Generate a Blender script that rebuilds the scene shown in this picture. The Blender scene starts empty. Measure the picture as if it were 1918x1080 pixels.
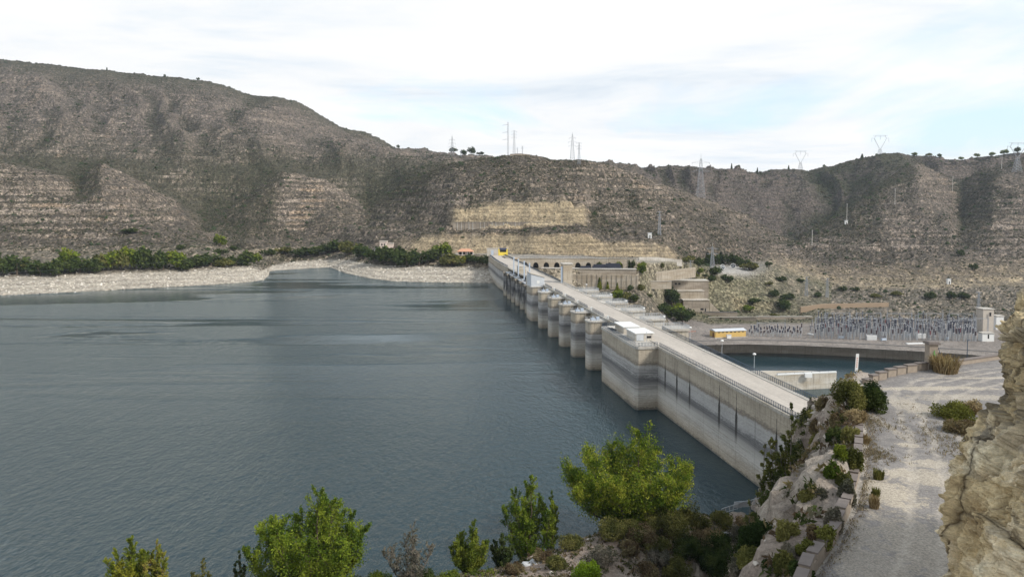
import bpy, math, random
import numpy as np
from mathutils import Vector, Matrix
R = math.radians
scene = bpy.context.scene
COL = scene.collection
# ------------------------------------------------------------------ camera
F0 = 1400.0; TH = R(3.1); CAMZ = 65.0; PYC = 385 + F0 * math.tan(TH)   # horizon on row 385 of the 1918x1080 frame
cam_d = bpy.data.cameras.new("camera"); cam = bpy.data.objects.new("camera", cam_d); COL.objects.link(cam)
cam.location = (0, 0, CAMZ); cam.rotation_euler = (R(90) - TH, 0, 0)
cam_d.sensor_width = 36; cam_d.lens = 36 * F0 / 1918; cam_d.clip_end = 20000; cam_d.clip_start = 0.5
cam_d.shift_y = -(540 - PYC) / 1918; scene.camera = cam
# ------------------------------------------------------------------ light
HAZE = 0.00005
SUN_EL, SUN_AZ = R(40), R(122)      # azimuth clockwise from +Y
world = bpy.data.worlds.new("World"); scene.world = world; world.use_nodes = True
sd = bpy.data.lights.new("sun", 'SUN'); sun = bpy.data.objects.new("sun", sd); COL.objects.link(sun)
sd.energy = 3.0; sd.angle = R(7); sd.color = (1.0, 0.95, 0.87)
sun.rotation_euler = (R(90) - SUN_EL, 0, math.pi - SUN_AZ)
scene.view_settings.view_transform = 'Standard'; scene.view_settings.look = 'None'
scene.view_settings.exposure = 0.22; scene.view_settings.gamma = 1
try: scene.view_settings.use_curve_mapping = False
except Exception: pass
scene.cycles.max_bounces = 6; scene.cycles.volume_bounces = 0; scene.cycles.transparent_max_bounces = 8
scene.cycles.diffuse_bounces = 3; scene.cycles.glossy_bounces = 3

# ------------------------------------------------------------------ helpers
def ray(px, py):
    a = (px - 959) / F0; b = (PYC - py) / F0
    return a, math.cos(TH) + b * math.sin(TH), -math.sin(TH) + b * math.cos(TH)
def pz(px, py, z):
    x, y, w = ray(px, py); t = (z - CAMZ) / w
    return (x * t, y * t, z)
def pd(px, py, D):
    x, y, w = ray(px, py); t = D / y
    return (x * t, D, CAMZ + w * t)
def proj(x, y, z):
    c, s = math.cos(TH), math.sin(TH)
    dep = y * c - (z - CAMZ) * s; up = y * s + (z - CAMZ) * c
    return 959 + F0 * x / dep, PYC - F0 * up / dep

class G:
    """tiny node-graph helper"""
    def __init__(s, name, tree=None):
        if tree is None:
            s.m = bpy.data.materials.new(name); s.m.use_nodes = True; s.t = s.m.node_tree
        else: s.m = None; s.t = tree
        s.t.nodes.clear()
    def n(s, typ, ins=None, **kw):
        nd = s.t.nodes.new(typ)
        for k, v in kw.items(): setattr(nd, k, v)
        for k, v in (ins or {}).items():
            if isinstance(v, bpy.types.NodeSocket): s.t.links.new(v, nd.inputs[k])
            elif v is not None:
                sk = nd.inputs[k]
                if hasattr(sk.default_value, '__len__') and not hasattr(v, '__len__'): v = (v,) * len(sk.default_value)
                if hasattr(v, '__len__') and len(v) == 3 and len(sk.default_value) == 4: v = (*v, 1)
                sk.default_value = v
        return nd
    def pos(s): return s.n('ShaderNodeNewGeometry').outputs['Position']
    def obj(s): return s.n('ShaderNodeTexCoord').outputs['Object']
    def map(s, vec, scale=(1, 1, 1), loc=(0, 0, 0), rot=(0, 0, 0)):
        return s.n('ShaderNodeMapping', {'Vector': vec, 'Scale': scale, 'Location': loc, 'Rotation': rot}).outputs[0]
    def noise(s, vec, scale, detail=4, rough=0.55, dist=0.0):
        return s.n('ShaderNodeTexNoise', {'Vector': vec, 'Scale': scale, 'Detail': detail, 'Roughness': rough, 'Distortion': dist}).outputs['Fac']
    def voro(s, vec, scale, feature='F1', out='Distance', rnd=1.0):
        return s.n('ShaderNodeTexVoronoi', {'Vector': vec, 'Scale': scale, 'Randomness': rnd}, feature=feature).outputs[out]
    def ramp(s, fac, stops, interp='LINEAR'):
        nd = s.n('ShaderNodeValToRGB', {'Fac': fac}); cr = nd.color_ramp; cr.interpolation = interp
        while len(cr.elements) < len(stops): cr.elements.new(0.5)
        for e, (p, c) in zip(cr.elements, stops):
            e.position = p
            if not hasattr(c, '__len__'): c = (c, c, c)
            e.color = (*c[:3], 1)
        return nd.outputs['Color']
    def mix(s, fac, a, b, blend='MIX'):
        nd = s.n('ShaderNodeMix', None, data_type='RGBA', blend_type=blend)
        for idx, v in ((0, fac), (6, a), (7, b)):
            if isinstance(v, bpy.types.NodeSocket): s.t.links.new(v, nd.inputs[idx])
            else: nd.inputs[idx].default_value = v if idx == 0 else ((*v, 1) if hasattr(v, '__len__') else (v, v, v, 1))
        return nd.outputs[2]
    def math(s, op, a, b=None, c=None, clamp=False):
        nd = s.n('ShaderNodeMath', None, operation=op, use_clamp=clamp)
        for i, v in enumerate((a, b, c)):
            if v is None: continue
            if isinstance(v, bpy.types.NodeSocket): s.t.links.new(v, nd.inputs[i])
            else: nd.inputs[i].default_value = v
        return nd.outputs[0]
    def mrange(s, v, a, b, c=0.0, d=1.0):
        return s.n('ShaderNodeMapRange', {'Value': v, 'From Min': a, 'From Max': b, 'To Min': c, 'To Max': d}).outputs[0]
    def dot(s, vec, v3): return s.n('ShaderNodeVectorMath', {0: vec, 1: v3}, operation='DOT_PRODUCT').outputs['Value']
    def sep(s, vec): return s.n('ShaderNodeSeparateXYZ', {0: vec}).outputs
    def attr(s, name): return s.n('ShaderNodeAttribute', None, attribute_name=name).outputs
    def bump(s, h, strength=0.5, dist=0.1, nrm=None):
        return s.n('ShaderNodeBump', {'Height': h, 'Strength': strength, 'Distance': dist, 'Normal': nrm}).outputs[0]
    def out(s, color, rough=0.9, normal=None, metal=0.0, spec=0.3, **extra):
        ins = {'Base Color': color, 'Roughness': rough, 'Metallic': metal, 'Specular IOR Level': spec, 'Normal': normal}
        ins.update(extra)
        p = s.n('ShaderNodeBsdfPrincipled', ins)
        o = s.n('ShaderNodeOutputMaterial'); s.t.links.new(p.outputs[0], o.inputs[0]); s.p = p; s.o = o
        return s.m

def simple(name, col, rough=0.8, var=0.25, scale=1.5, metal=0.0, spec=0.3, bump=0.0):
    g = G(name); v = g.obj(); f = g.noise(v, scale, 5, 0.6)
    c = g.mix(f, tuple(x * (1 - var) for x in col), tuple(min(1, x * (1 + var)) for x in col))
    return g.out(c, rough, g.bump(f, bump, 0.05) if bump else None, metal, spec)

class MB:
    def __init__(s): s.v = []; s.f = []; s.mi = []
    def add(s, vs, fs, mi=0):
        o = len(s.v); s.v += [tuple(p) for p in vs]; s.f += [tuple(i + o for i in f) for f in fs]; s.mi += [mi] * len(fs); return s
    def box(s, x0, x1, y0, y1, z0, z1, T=None, mi=0):
        vs = [(x, y, z) for z in (z0, z1) for y in (y0, y1) for x in (x0, x1)]
        if T: vs = [T(*p) for p in vs]
        return s.add(vs, [(0, 2, 3, 1), (4, 5, 7, 6), (0, 1, 5, 4), (1, 3, 7, 5), (3, 2, 6, 7), (2, 0, 4, 6)], mi)
    def tube(s, p, q, r0, r1=None, n=6, mi=0, cap=True):
        r1 = r0 if r1 is None else r1
        p, q = Vector(p), Vector(q); d = (q - p)
        if d.length < 1e-6: return s
        d.normalize(); u = d.orthogonal().normalized(); w = d.cross(u)
        vs = []
        for c, r in ((p, r0), (q, r1)):
            for i in range(n):
                a = 2 * math.pi * i / n; vs.append(c + (u * math.cos(a) + w * math.sin(a)) * r)
        fs = [(i, (i + 1) % n, n + (i + 1) % n, n + i) for i in range(n)]
        if cap: fs += [tuple(range(n - 1, -1, -1)), tuple(range(n, 2 * n))]
        return s.add(vs, fs, mi)
    def path(s, pts, r, n=6, mi=0):
        for a, b in zip(pts[:-1], pts[1:]): s.tube(a, b, r, r, n, mi)
        return s
    def prism(s, poly, z0, z1, T=None, mi=0):
        n = len(poly)
        area = sum(poly[i][0] * poly[(i + 1) % n][1] - poly[(i + 1) % n][0] * poly[i][1] for i in range(n))
        if area < 0: poly = poly[::-1]
        vs = [(x, y, z0) for x, y in poly] + [(x, y, z1) for x, y in poly]
        if T: vs = [T(*p) for p in vs]
        fs = [tuple(range(n - 1, -1, -1)), tuple(range(n, 2 * n))] + [(i, (i + 1) % n, n + (i + 1) % n, n + i) for i in range(n)]
        return s.add(vs, fs, mi)
    def lathe(s, prof, c=(0, 0, 0), n=12, mi=0):
        vs = []; fs = []
        for r, z in prof:
            for i in range(n):
                a = 2 * math.pi * i / n; vs.append((c[0] + r * math.cos(a), c[1] + r * math.sin(a), c[2] + z))
        for k in range(len(prof) - 1):
            for i in range(n): fs.append((k * n + i, k * n + (i + 1) % n, (k + 1) * n + (i + 1) % n, (k + 1) * n + i))
        return s.add(vs, fs, mi)

def tag(o, label=None, cat=None, group=None, kind=None):
    if label: o['label'] = label
    if cat: o['category'] = cat
    if group: o['group'] = group
    if kind: o['kind'] = kind
    return o
def link(name, me, mats, parent=None, smooth=False):
    for m in (mats if isinstance(mats, (list, tuple)) else [mats]): me.materials.append(m)
    if smooth: me.polygons.foreach_set('use_smooth', [True] * len(me.polygons))
    o = bpy.data.objects.new(name, me); COL.objects.link(o)
    if parent: o.parent = parent
    return o
def build(name, mb, mats, parent=None, origin=None, smooth=False):
    """origin: mesh was made in world coordinates; make it local to that point"""
    vs = mb.v
    if origin is not None: vs = [(a - origin[0], b - origin[1], c - origin[2]) for a, b, c in vs]
    me = bpy.data.meshes.new(name); me.from_pydata(vs, [], mb.f)
    if len(set(mb.mi)) > 1: me.polygons.foreach_set('material_index', mb.mi)
    me.update()
    o = link(name, me, mats, parent, smooth)
    if origin is not None and parent is None: o.location = origin
    return o
def np_mesh(name, verts, quads, mats, parent=None, smooth=True, cols=None, colname='Col', alpha=None):
    me = bpy.data.meshes.new(name); nv = len(verts); k = quads.shape[1]; nf = len(quads)
    me.vertices.add(nv); me.vertices.foreach_set('co', np.asarray(verts, np.float32).ravel())
    me.loops.add(nf * k); me.loops.foreach_set('vertex_index', np.asarray(quads, np.int32).ravel())
    me.polygons.add(nf); me.polygons.foreach_set('loop_start', np.arange(0, nf * k, k, dtype=np.int32))
    me.polygons.foreach_set('use_smooth', np.full(nf, smooth))
    me.update(calc_edges=True)
    if cols is not None:
        a = me.color_attributes.new(colname, 'FLOAT_COLOR', 'POINT')
        c4 = np.ones((nv, 4), np.float32); c4[:, :3] = cols
        if alpha is not None: c4[:, 3] = alpha
        a.data.foreach_set('color', c4.ravel())
    return link(name, me, mats, parent)
def empty(name, loc, rz=0, label=None, cat=None, group=None):
    o = bpy.data.objects.new(name, None); COL.objects.link(o); o.location = loc; o.rotation_euler = (0, 0, rz)
    return tag(o, label, cat, group)
def copy_tree(o, parent=None):
    c = o.copy(); COL.objects.link(c); c.parent = parent
    for ch in o.children: copy_tree(ch, c)
    return c
# numpy noise
def _hash(ix, iy, iz, seed):
    h = (ix.astype(np.int64) * 374761393 + iy.astype(np.int64) * 668265263 + iz.astype(np.int64) * 2147483647 + seed * 1274126177) & 0xffffffff
    h = ((h ^ (h >> 13)) * 1274126177) & 0xffffffff
    h = ((h ^ (h >> 15)) * 2246822519) & 0xffffffff
    return ((h ^ (h >> 16)) & 0xffff).astype(np.float32) / 65535.0
def vnoise(x, y, z=None, seed=0):
    x = np.asarray(x, np.float64); y = np.asarray(y, np.float64); z = np.zeros_like(x) if z is None else np.asarray(z, np.float64)
    x0, y0, z0 = np.floor(x), np.floor(y), np.floor(z); fx, fy, fz = x - x0, y - y0, z - z0
    s = lambda t: t * t * t * (t * (t * 6 - 15) + 10)
    fx, fy, fz = s(fx), s(fy), s(fz); r = 0
    flat = not np.any(z)
    for dz in ((0,) if flat else (0, 1)):
        wz = 1.0 if flat else (fz if dz else 1 - fz)
        for dy in (0, 1):
            wy = fy if dy else 1 - fy
            for dx in (0, 1):
                wx = fx if dx else 1 - fx
                r = r + wx * wy * wz * _hash(x0 + dx, y0 + dy, z0 + dz, seed)
    return r * 2 - 1
def fbm(x, y, z=None, oct=5, seed=0, gain=0.5, ridged=False):
    a = 1; f = 1; t = 0; n = 0
    for i in range(oct):
        v = vnoise(x * f + 17.3 * i, y * f - 9.1 * i, None if z is None else z * f + 3.7 * i, seed + i)
        if ridged: v = 1 - 2 * np.abs(v)
        t = t + a * v; n += a; a *= gain; f *= 2.03
    return t / n
# ------------------------------------------------------------------ sky: nishita seen through broken white cloud
g = G(None, world.node_tree)
sky = g.n('ShaderNodeTexSky', None, sky_type='NISHITA', sun_disc=False, sun_elevation=SUN_EL, sun_rotation=SUN_AZ, air_density=1.0, dust_density=2.0, altitude=150)
tc = g.n('ShaderNodeTexCoord').outputs['Generated']
sp = g.sep(tc)
den = g.math('ADD', g.math('MAXIMUM', sp[2], 0.0), 0.14)
u = g.math('DIVIDE', sp[0], den); v = g.math('DIVIDE', sp[1], den)
cv = g.n('ShaderNodeCombineXYZ', {0: u, 1: v, 2: 0.0}).outputs[0]
n1 = g.noise(g.map(cv, (0.75, 0.42, 1), (3.3, 1.2, 0), (0, 0, 0.5)), 1.0, 7, 0.6, 0.5)
n2 = g.noise(g.map(cv, (0.35, 0.9, 1), (7.1, 4.2, 0), (0, 0, -0.3)), 0.8, 3, 0.5, 0.2)
side = g.mrange(u, -0.2, 2.6, -0.045, 0.055)           # thinner cloud to the right
m = g.math('SUBTRACT', g.math('ADD', g.math('MULTIPLY', n1, 0.62), g.math('MULTIPLY', n2, 0.38)), side)
cover = g.ramp(m, [(0.37, 0.15), (0.43, 0.60), (0.49, 1.0)])
thick = g.noise(g.map(cv, (0.55, 0.95, 1), (1.4, 8.0, 0), (0, 0, 0.25)), 1.1, 7, 0.6, 0.5)
cloud = g.ramp(thick, [(0.31, (0.66, 0.73, 0.80)), (0.40, (0.78, 0.825, 0.865)), (0.48, (0.87, 0.88, 0.885)), (0.62, (0.93, 0.93, 0.93))])
blue = g.mix(1.0, g.n('ShaderNodeMix', {6: sky.outputs[0], 7: (0.115, 0.115, 0.115, 1), 0: 1.0}, data_type='RGBA', blend_type='MULTIPLY').outputs[2], (0.26, 0.38, 0.48), 'ADD')
cover = g.math('MULTIPLY', cover, g.mrange(sp[2], 0.28, 0.62, 1.0, 0.66)); colr = g.mix(cover, blue, cloud)  # cloud thinned overhead, out of view, to turn the water reflections bluer
bg = g.n('ShaderNodeBackground', {'Color': colr, 'Strength': 1.0})
wo = g.n('ShaderNodeOutputWorld'); g.t.links.new(bg.outputs[0], wo.inputs[0])

# ------------------------------------------------------------------ far terrain: crest lines, feet and shore measured in the landscape
DS = 1.17
def P3(e):
    if e[2] in ('w',): x, y, z = pz(e[0], e[1], 0.0)
    elif e[2] == 'y': x, y, z = pz(e[0], e[1], -31.0)
    else: x, y, z = pd(e[0], e[1], e[2] * DS)
    return x / y, y, z
def layer(pts, smooth=0.0):
    a = np.array([P3(e) for e in pts]); return a[np.argsort(a[:, 0])]
W = 'w'; Y_ = 'y'
L = []
L.append(([(-350,572,W),(0,553,W),(100,549,W),(250,541,W),(400,533,W),(470,528,W),(494,524,W),(503,517,W),(505,508,W),(560,503.5,W),(615,500.5,W),(628,504,W),(645,511,W),(690,521,W),(740,527,W),(820,529,W),(925,530,W),
  (945,540,535),(1000,545,522),(1100,545,515),(1196,545,515),(1240,600,450),(1262,640,Y_),(1400,637.5,Y_),(1500,640,Y_),(1620,645,Y_),(1740,651,Y_),(1860,659,Y_),(1918,663,Y_),(2250,688,Y_)], 0))
L.append(([(-350,535,480),(0,519,512),(100,516,515),(200,512,525),(300,508,540),(400,503,560),(460,499,585),(495,507,606),(510,497,685),(560,490,700),(620,486,690),(660,488,650),(700,497,610),(800,499,592),(925,502,585),
  (945,514,538),(1000,514,531),(1070,540,529),(1196,540,529),(1212,545,540),(1250,587,560),(1330,607,Y_),(1400,606,Y_),(1500,605,Y_),(1600,603,Y_),(1700,603,Y_),(1860,605,Y_),(2250,612,Y_)], 0))
L.append(([(-350,495,550),(0,484,570),(200,480,580),(400,472,600),(450,482,640),(480,480,690),(560,472,730),(640,470,710),(700,474,640),(760,482,620),(850,480,605),(925,478,590),
  (945,483,541),(1000,503.5,532),(1070,503.5,532),(1196,503.5,532),(1215,520,545),(1250,545,575),(1330,577,600),(1400,585,600),(1500,585,600),(1530,574,605),(1680,572,610),(1700,577,620),(1860,582,620),(2250,590,620)], 0))
L.append(([(-350,490,560),(0,480,580),(200,477,590),(400,470,610),(450,478,650),(480,478,700),(560,470,740),(640,468,715),(700,472,645),(760,480,628),(850,478,612),(925,477,600),
  (945,482,542),(985,500.5,548),(1000,500.5,548),(1196,500.5,545),(1220,515,550),(1250,530,580),(1330,535,610),(1400,560,610),(1500,570,610),(1600,566,620),(1700,568,630),(1860,572,635),(2250,580,635)], 0))
L.append(([(-350,486,565),(0,476,590),(200,474,598),(400,468,618),(450,476,660),(480,476,710),(560,468,745),(640,466,720),(700,470,650),(760,478,634),(850,477,618),(925,476,605),
  (945,481,545),(1000,484,550),(1100,486,550),(1196,489.5,550),(1250,494,554),(1300,500,562),(1330,509,620),(1400,511,640),(1440,506,660),(1500,540,660),(1600,556,650),(1700,552,655),(1860,547,660),(2250,545,660)], 0))
L.append(([(-350,470,585),(0,466,605),(200,466,612),(400,461,630),(404,458,650),(450,470,675),(560,462,750),(640,460,728),(700,465,660),(760,474,640),(850,473.5,626),(925,473,618),
  (1000,475,600),(1100,478,596),(1200,484,597),(1270,488,605),(1300,492,640),(1340,494,690),(1400,490,715),(1440,486,725),(1480,500,725),(1560,525,700),(1700,532,690),(1860,527,695),(2250,525,695)], 0.15))
L.append(([(-350,440,630),(0,432,650),(200,432,660),(300,428,680),(385,437,705),(404,452,690),(450,462,700),(560,435,800),(640,442,770),(700,440,690),(760,444,660),(850,436,640),
  (950,434,632),(1000,436,612),(1100,440,608),(1180,452,610),(1250,458,617),(1272,474,625),(1300,470,670),(1400,452,770),(1440,456,780),(1480,475,780),(1560,484,760),(1700,482,765),(1860,472,770),(2250,465,770)], 0.5))
L.append(([(-350,385,700),(0,372,715),(120,372,735),(200,376,745),(260,401,735),(337,425,745),(385,433,765),(430,428,800),(520,380,870),(600,385,870),(650,412,835),(690,425,800),(740,412,765),(800,412,705),(850,429,652),
  (1000,429,640),(1095,428,638),(1130,425,655),(1200,420,685),(1300,418,740),(1400,425,830),(1450,442,860),(1480,455,850),(1560,432,870),(1650,402,890),(1780,405,890),(1800,425,900),(1860,402,870),(2250,390,870)], 0.6))
L.append(([(-350,340,760),(0,332,775),(100,345,790),(150,362,800),(188,335,810),(289,372,805),(345,405,805),(385,428,810),(433,402,845),(534,345,915),(610,362,915),(650,388,890),(690,405,860),(740,388,815),(800,385,750),(850,399,664),
  (960,380,667),(1095,384,662),(1112,402,668),(1140,390,690),(1200,378,745),(1300,388,825),(1400,410,890),(1450,437,900),(1490,448,900),(1560,417,920),(1650,358,1000),(1720,340,1010),(1780,375,1000),(1800,395,980),(1860,352,970),(2250,330,970)], 0.8))
L.append(([(-350,290,860),(0,304,845),(72,316,840),(116,330,840),(150,347,850),(165,322,865),(188,302,875),(241,325,860),(289,354,850),(327,374,850),(345,394,845),(385,418,850),(433,388,905),(481,350,945),(520,324,965),(534,320,965),(570,325,965),(610,335,960),(650,362,940),(690,388,920),(720,370,900),(760,346,880),(800,326,850),(850,309,830),(900,299,820),
  (940,291,812),(965,288,810),(1000,291,812),(1040,301,825),(1090,298,850),(1130,305,860),(1195,323,870),(1250,346,880),(1330,375,905),(1400,402,925),(1440,432,930),(1475,455,930),(1500,442,940),(1560,408,960),(1600,384,1000),(1650,345,1060),(1700,312,1100),(1720,303,1110),(1750,318,1110),(1800,345,1110),(1830,322,1120),(1860,311,1120),(1918,294,1100),(2250,265,1100)], 0.3))
L.append(([(-350,300,970),(0,303,960),(116,319,960),(150,323,960),(188,305,985),(289,346,985),(345,372,985),(385,398,965),(433,385,1010),(534,336,1050),(610,342,1065),(650,366,1045),(690,392,1005),(720,374,1005),(760,337,1000),(800,324,965),(850,313,965),
  (950,300,935),(1040,307,935),(1130,313,955),(1195,334,965),(1250,364,965),(1330,402,985),(1400,430,1010),(1475,470,1020),(1500,462,1020),(1560,428,1055),(1600,398,1090),(1650,350,1150),(1700,316,1160),(1800,333,1200),(2250,275,1200)], 0.7))
L.append(([(-350,283,1080),(0,288,1080),(100,292,1080),(200,300,1090),(300,304,1100),(400,308,1105),(500,298,1150),(560,298,1180),(620,310,1180),(700,308,1200),(760,306,1210),(830,304,1200),
  (950,312,1100),(1130,322,1100),(1195,336,1100),(1300,372,1110),(1400,400,1120),(1475,432,1130),(1560,396,1150),(1600,360,1170),(1650,332,1210),(1700,312,1230),(2250,282,1260)], 0.8))
L.append(([(-350,200,1340),(0,200,1330),(100,205,1330),(200,215,1340),(300,222,1340),(400,235,1350),(530,250,1390),(600,270,1410),(700,288,1460),(760,298,1600),(860,303,1600),
  (1000,322,1300),(1195,329,1260),(1300,331,1230),(1400,336,1260),(1475,346,1270),(1560,336,1270),(1600,326,1280),(1700,303,1310),(1800,306,1310),(2250,276,1350)], 1.25))
c2 = [(-350,95,1650),(-100,112,1620),(0,115,1600),(60,118,1600),(140,130,1600),(180,134,1600),(250,140,1600),(310,148,1600),(370,152,1610),(400,158,1620),(470,180,1630),(530,186,1640),(560,195,1640),(600,218,1640),(640,240,1640),(690,249,1650),(720,263,1660),(745,284,1700),(800,292,2100),(830,296,2100),(880,301,2000),
  (950,312,1800),(1130,326,1500),(1195,323,1450),(1240,313,1400),(1290,311,1400),(1330,318,1390),(1370,322,1380),(1420,321,1380),(1470,317,1380),(1520,316,1380),(1560,310,1370),(1600,302,1360),(1640,292,1350),(1680,289,1350),(1720,291,1350),(1750,293,1350),(1762,299,1350),(1800,300,1360),(1850,295,1370),(1918,286,1370),(2250,275,1370)]
L.append((c2, 0.3))
L.append(([(a, b + 25, c + 350) for a, b, c in c2], 1.0))

NC = 1500
al = np.linspace(P3((-300, 365, 1000))[0], P3((2200, 365, 1000))[0], NC)
Ds = []; Zs = []; Ws = []
for pts, w in L:
    a = layer(pts)
    D = np.interp(al, a[:, 0], a[:, 1]); Z = np.interp(al, a[:, 0], a[:, 2])
    if len(Ds) > 5:
        k = np.hanning(17); k /= k.sum(); D = np.convolve(np.pad(D, 8, 'edge'), k, 'valid'); k5 = np.hanning(9); k5 /= k5.sum(); Z = np.convolve(np.pad(Z, 4, 'edge'), k5, 'valid')
    if Ds: D = np.maximum(D, Ds[-1] + 0.8)
    Ds.append(D); Zs.append(Z); Ws.append(np.full(NC, w))
# a toe below water on the reservoir side; below the dam the valley floor runs back to the dam's foot
_a0 = Vector(pz(1470, 770, 20.5)); _d = (Vector(pz(921, 480, 20.5)) - _a0).normalized(); _p = Vector((_d.y, -_d.x, 0)); _q = _a0 + _p * 13
ydam = (_q.y * _d.x - _q.x * _d.y) / (_d.x - al * _d.y)
dn = (al > P3((930, 530, W))[0]) & (al < P3((1256, 612, 450))[0])
Ds.insert(0, np.where(dn, np.minimum(ydam, Ds[0] - 1), Ds[0] - 14)); Zs.insert(0, np.where(dn, np.where(al < P3((1000, 530, W))[0], 2.0, -33.0), np.where(al < P3((930, 530, W))[0], -4.0, Zs[0]))); Ws.insert(0, np.zeros(NC))
rows = [24, 14, 12, 8, 6, 10, 26, 46, 30, 66, 22, 30, 70, 70, 6]
Dg = []; Zg = []; Wg = []; Tg = []
for i, n in enumerate(rows):
    for k in range(n + (1 if i == len(rows) - 1 else 0)):
        t = k / n
        Dg.append(Ds[i] * (1 - t) + Ds[i + 1] * t); Zg.append(Zs[i] * (1 - t) + Zs[i + 1] * t); Wg.append(Ws[i] * (1 - t) + Ws[i + 1] * t); Tg.append(np.full(NC, i + t))
Dg, Zg, Wg, Tg = map(np.array, (Dg, Zg, Wg, Tg))
# soften creases on the open slopes only
for _ in range(5):
    s = Zg.copy(); s[1:-1] = (Zg[:-2] + 2 * Zg[1:-1] + Zg[2:]) / 4; mk = np.clip((Tg - 6.2) / 0.5, 0, 1) * (1 - np.clip(1.2 - np.abs(Tg - 14), 0, 1) * 0.6); Zg = Zg * (1 - mk) + s * mk
Xg = Dg * al[None, :]; Yg = Dg
NR = Dg.shape[0]
AU = al[None, :] * np.where(Tg < 10.5, 880.0, 1350.0)
gul = fbm(AU / 46 + 0.5 * vnoise(Xg / 90, Yg / 90, seed=5), Yg / 230, oct=4, seed=11, ridged=True)
gul2 = fbm(AU / 95 + 0.4 * vnoise(Xg / 200, Yg / 200, seed=6), Yg / 700, oct=2, seed=15, ridged=True); farm = np.clip((Tg - 11.2) / 1.5, 0, 1) * np.clip((14.2 - Tg) / 0.8, 0, 1)
big = fbm(Xg / 130, Yg / 130, oct=3, seed=3)
fine = fbm(Xg / 13, Yg / 13, oct=4, seed=21)
Hn = Zg + Wg * (gul * 9.0 + big * 6.0 + fine * 2.4) + farm * gul2 * 24.0
warp = 3.0 * fbm(Xg / 150, Yg / 150, oct=3, seed=31) + 0.9 * fbm(Xg / 25, Yg / 25, oct=2, seed=37)
def terr(h, step, sharp, off):
    q = (h + off) / step; b = np.floor(q); fr = q - b
    return (b + np.clip((fr - (1 - sharp)) / sharp, 0, 1)) * step - off
hard = np.clip(0.42 + 1.9 * fbm(Xg / 75, Yg / 75, oct=4, seed=51) + 0.5 * (np.clip(Hn / 60 - 0.5, 0, 1)) + 0.3 * np.clip((Tg - 11.5) / 1.0, 0, 1), 0.12, 1)
tm = np.clip(Wg * 2.0, 0, 0.92) * hard
Ht = Hn * (1 - tm) + tm * (0.55 * terr(Hn, 7.5, 0.20, warp) + 0.45 * terr(Hn, 3.1, 0.26, warp))
Ht += np.clip(Wg + 0.15, 0, 1) * 0.5 * fbm(Xg / 3.2, Yg / 3.2, oct=3, seed=61) * np.clip(Zg > -29, 0, 1)
# cliffy micro relief on the yellow cuts, riprap roughness on the beach
PX = 959 + F0 * al[None, :] + 0 * Dg
beach = np.clip(1 - np.abs(Tg - 1.5) / 0.62, 0, 1) * (PX < 925); beach = np.clip(beach * 3, 0, 1)
cut = (np.clip((Tg - 5.95) / 0.1, 0, 1) * np.clip((7.1 - Tg) / 0.3, 0, 1) * np.clip((PX - 730) / 60, 0, 1) * np.clip((1285 - PX) / 25, 0, 1))
cut2 = np.clip((Tg - 8.0) / 0.15, 0, 1) * np.clip((9.08 - Tg) / 0.1, 0, 1) * np.clip((PX - 835) / 20, 0, 1) * np.clip((1104 - PX) / 12, 0, 1)
cut3 = np.clip((Tg - 5.4) / 0.3, 0, 1) * np.clip((6.9 - Tg) / 0.6, 0, 1) * np.clip((PX - 1420) / 60, 0, 1) * 0.55
Ht += beach * (0.9 * fbm(Xg / 3.0, Yg / 3.0, oct=4, seed=71) + 0.25 * np.sin(Hn * 2.6))
Ht += (cut + cut2) * (1.3 * fbm(Xg / 5, Yg / 5, oct=4, seed=77))
# ground colour, with ravine and flank shade painted in as scrub tones
dzr = np.gradient(Ht, axis=0) / np.maximum(np.gradient(Dg, axis=0), 0.2)
slope = np.clip(dzr, -0.5, 3)
n_m = fbm(Xg / 7, Yg / 7, oct=5, seed=81, gain=0.6); n_l = fbm(Xg / 60, Yg / 60, oct=4, seed=83); n_s = fbm(Ht / 1.3 + 0.5 * n_l, Xg / 70, oct=4, seed=91, gain=0.7); n_f = fbm(Xg / 2.2, Yg / 2.2, oct=3, seed=95)
def cmix(a, b, t): return a * (1 - t[..., None]) + np.array(b) * t[..., None]
sm = lambda x, a, b: np.clip((x - a) / (b - a), 0, 1)
def blur(A, k0, k1):
    for ax, kk in ((0, k0), (1, k1)):
        w = np.hanning(kk + 2)[1:-1]; w /= w.sum(); h = kk // 2; P = np.pad(A, [(h, h) if i == ax else (0, 0) for i in range(2)], 'edge'); o = np.zeros_like(A)
        for i in range(kk): o += w[i] * (P[i:i + A.shape[0]] if ax == 0 else P[:, i:i + A.shape[1]])
        A = o
    return A
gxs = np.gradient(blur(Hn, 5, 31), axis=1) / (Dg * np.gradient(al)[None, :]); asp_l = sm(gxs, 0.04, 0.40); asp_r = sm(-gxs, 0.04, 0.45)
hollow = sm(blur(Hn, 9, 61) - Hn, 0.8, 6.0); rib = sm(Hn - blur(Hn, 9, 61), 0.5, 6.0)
col = np.zeros(Dg.shape + (3,)) + np.array((0.117, 0.102, 0.078))
col = cmix(col, (0.050, 0.045, 0.027), sm(n_m * 1.4 + 0.5 * n_l, -0.1, 0.3))
col = cmix(col, (0.37, 0.30, 0.225), sm(n_f + 0.7 * n_m, 0.14, 0.40) * 0.75)
rock = sm(slope + 0.35 * n_s + 0.25 * n_m + 0.25 * n_l, 0.62, 1.25)
col = cmix(col, (0.36, 0.31, 0.235), rock * 0.75)
bed = sm(n_s + 0.35 * n_f, 0.15, 0.5) * sm(hard + 0.4 * n_m, 0.35, 0.8) * sm(Wg, 0.1, 0.5)
col = cmix(col, (0.50, 0.42, 0.33), bed * 0.8)
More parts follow.
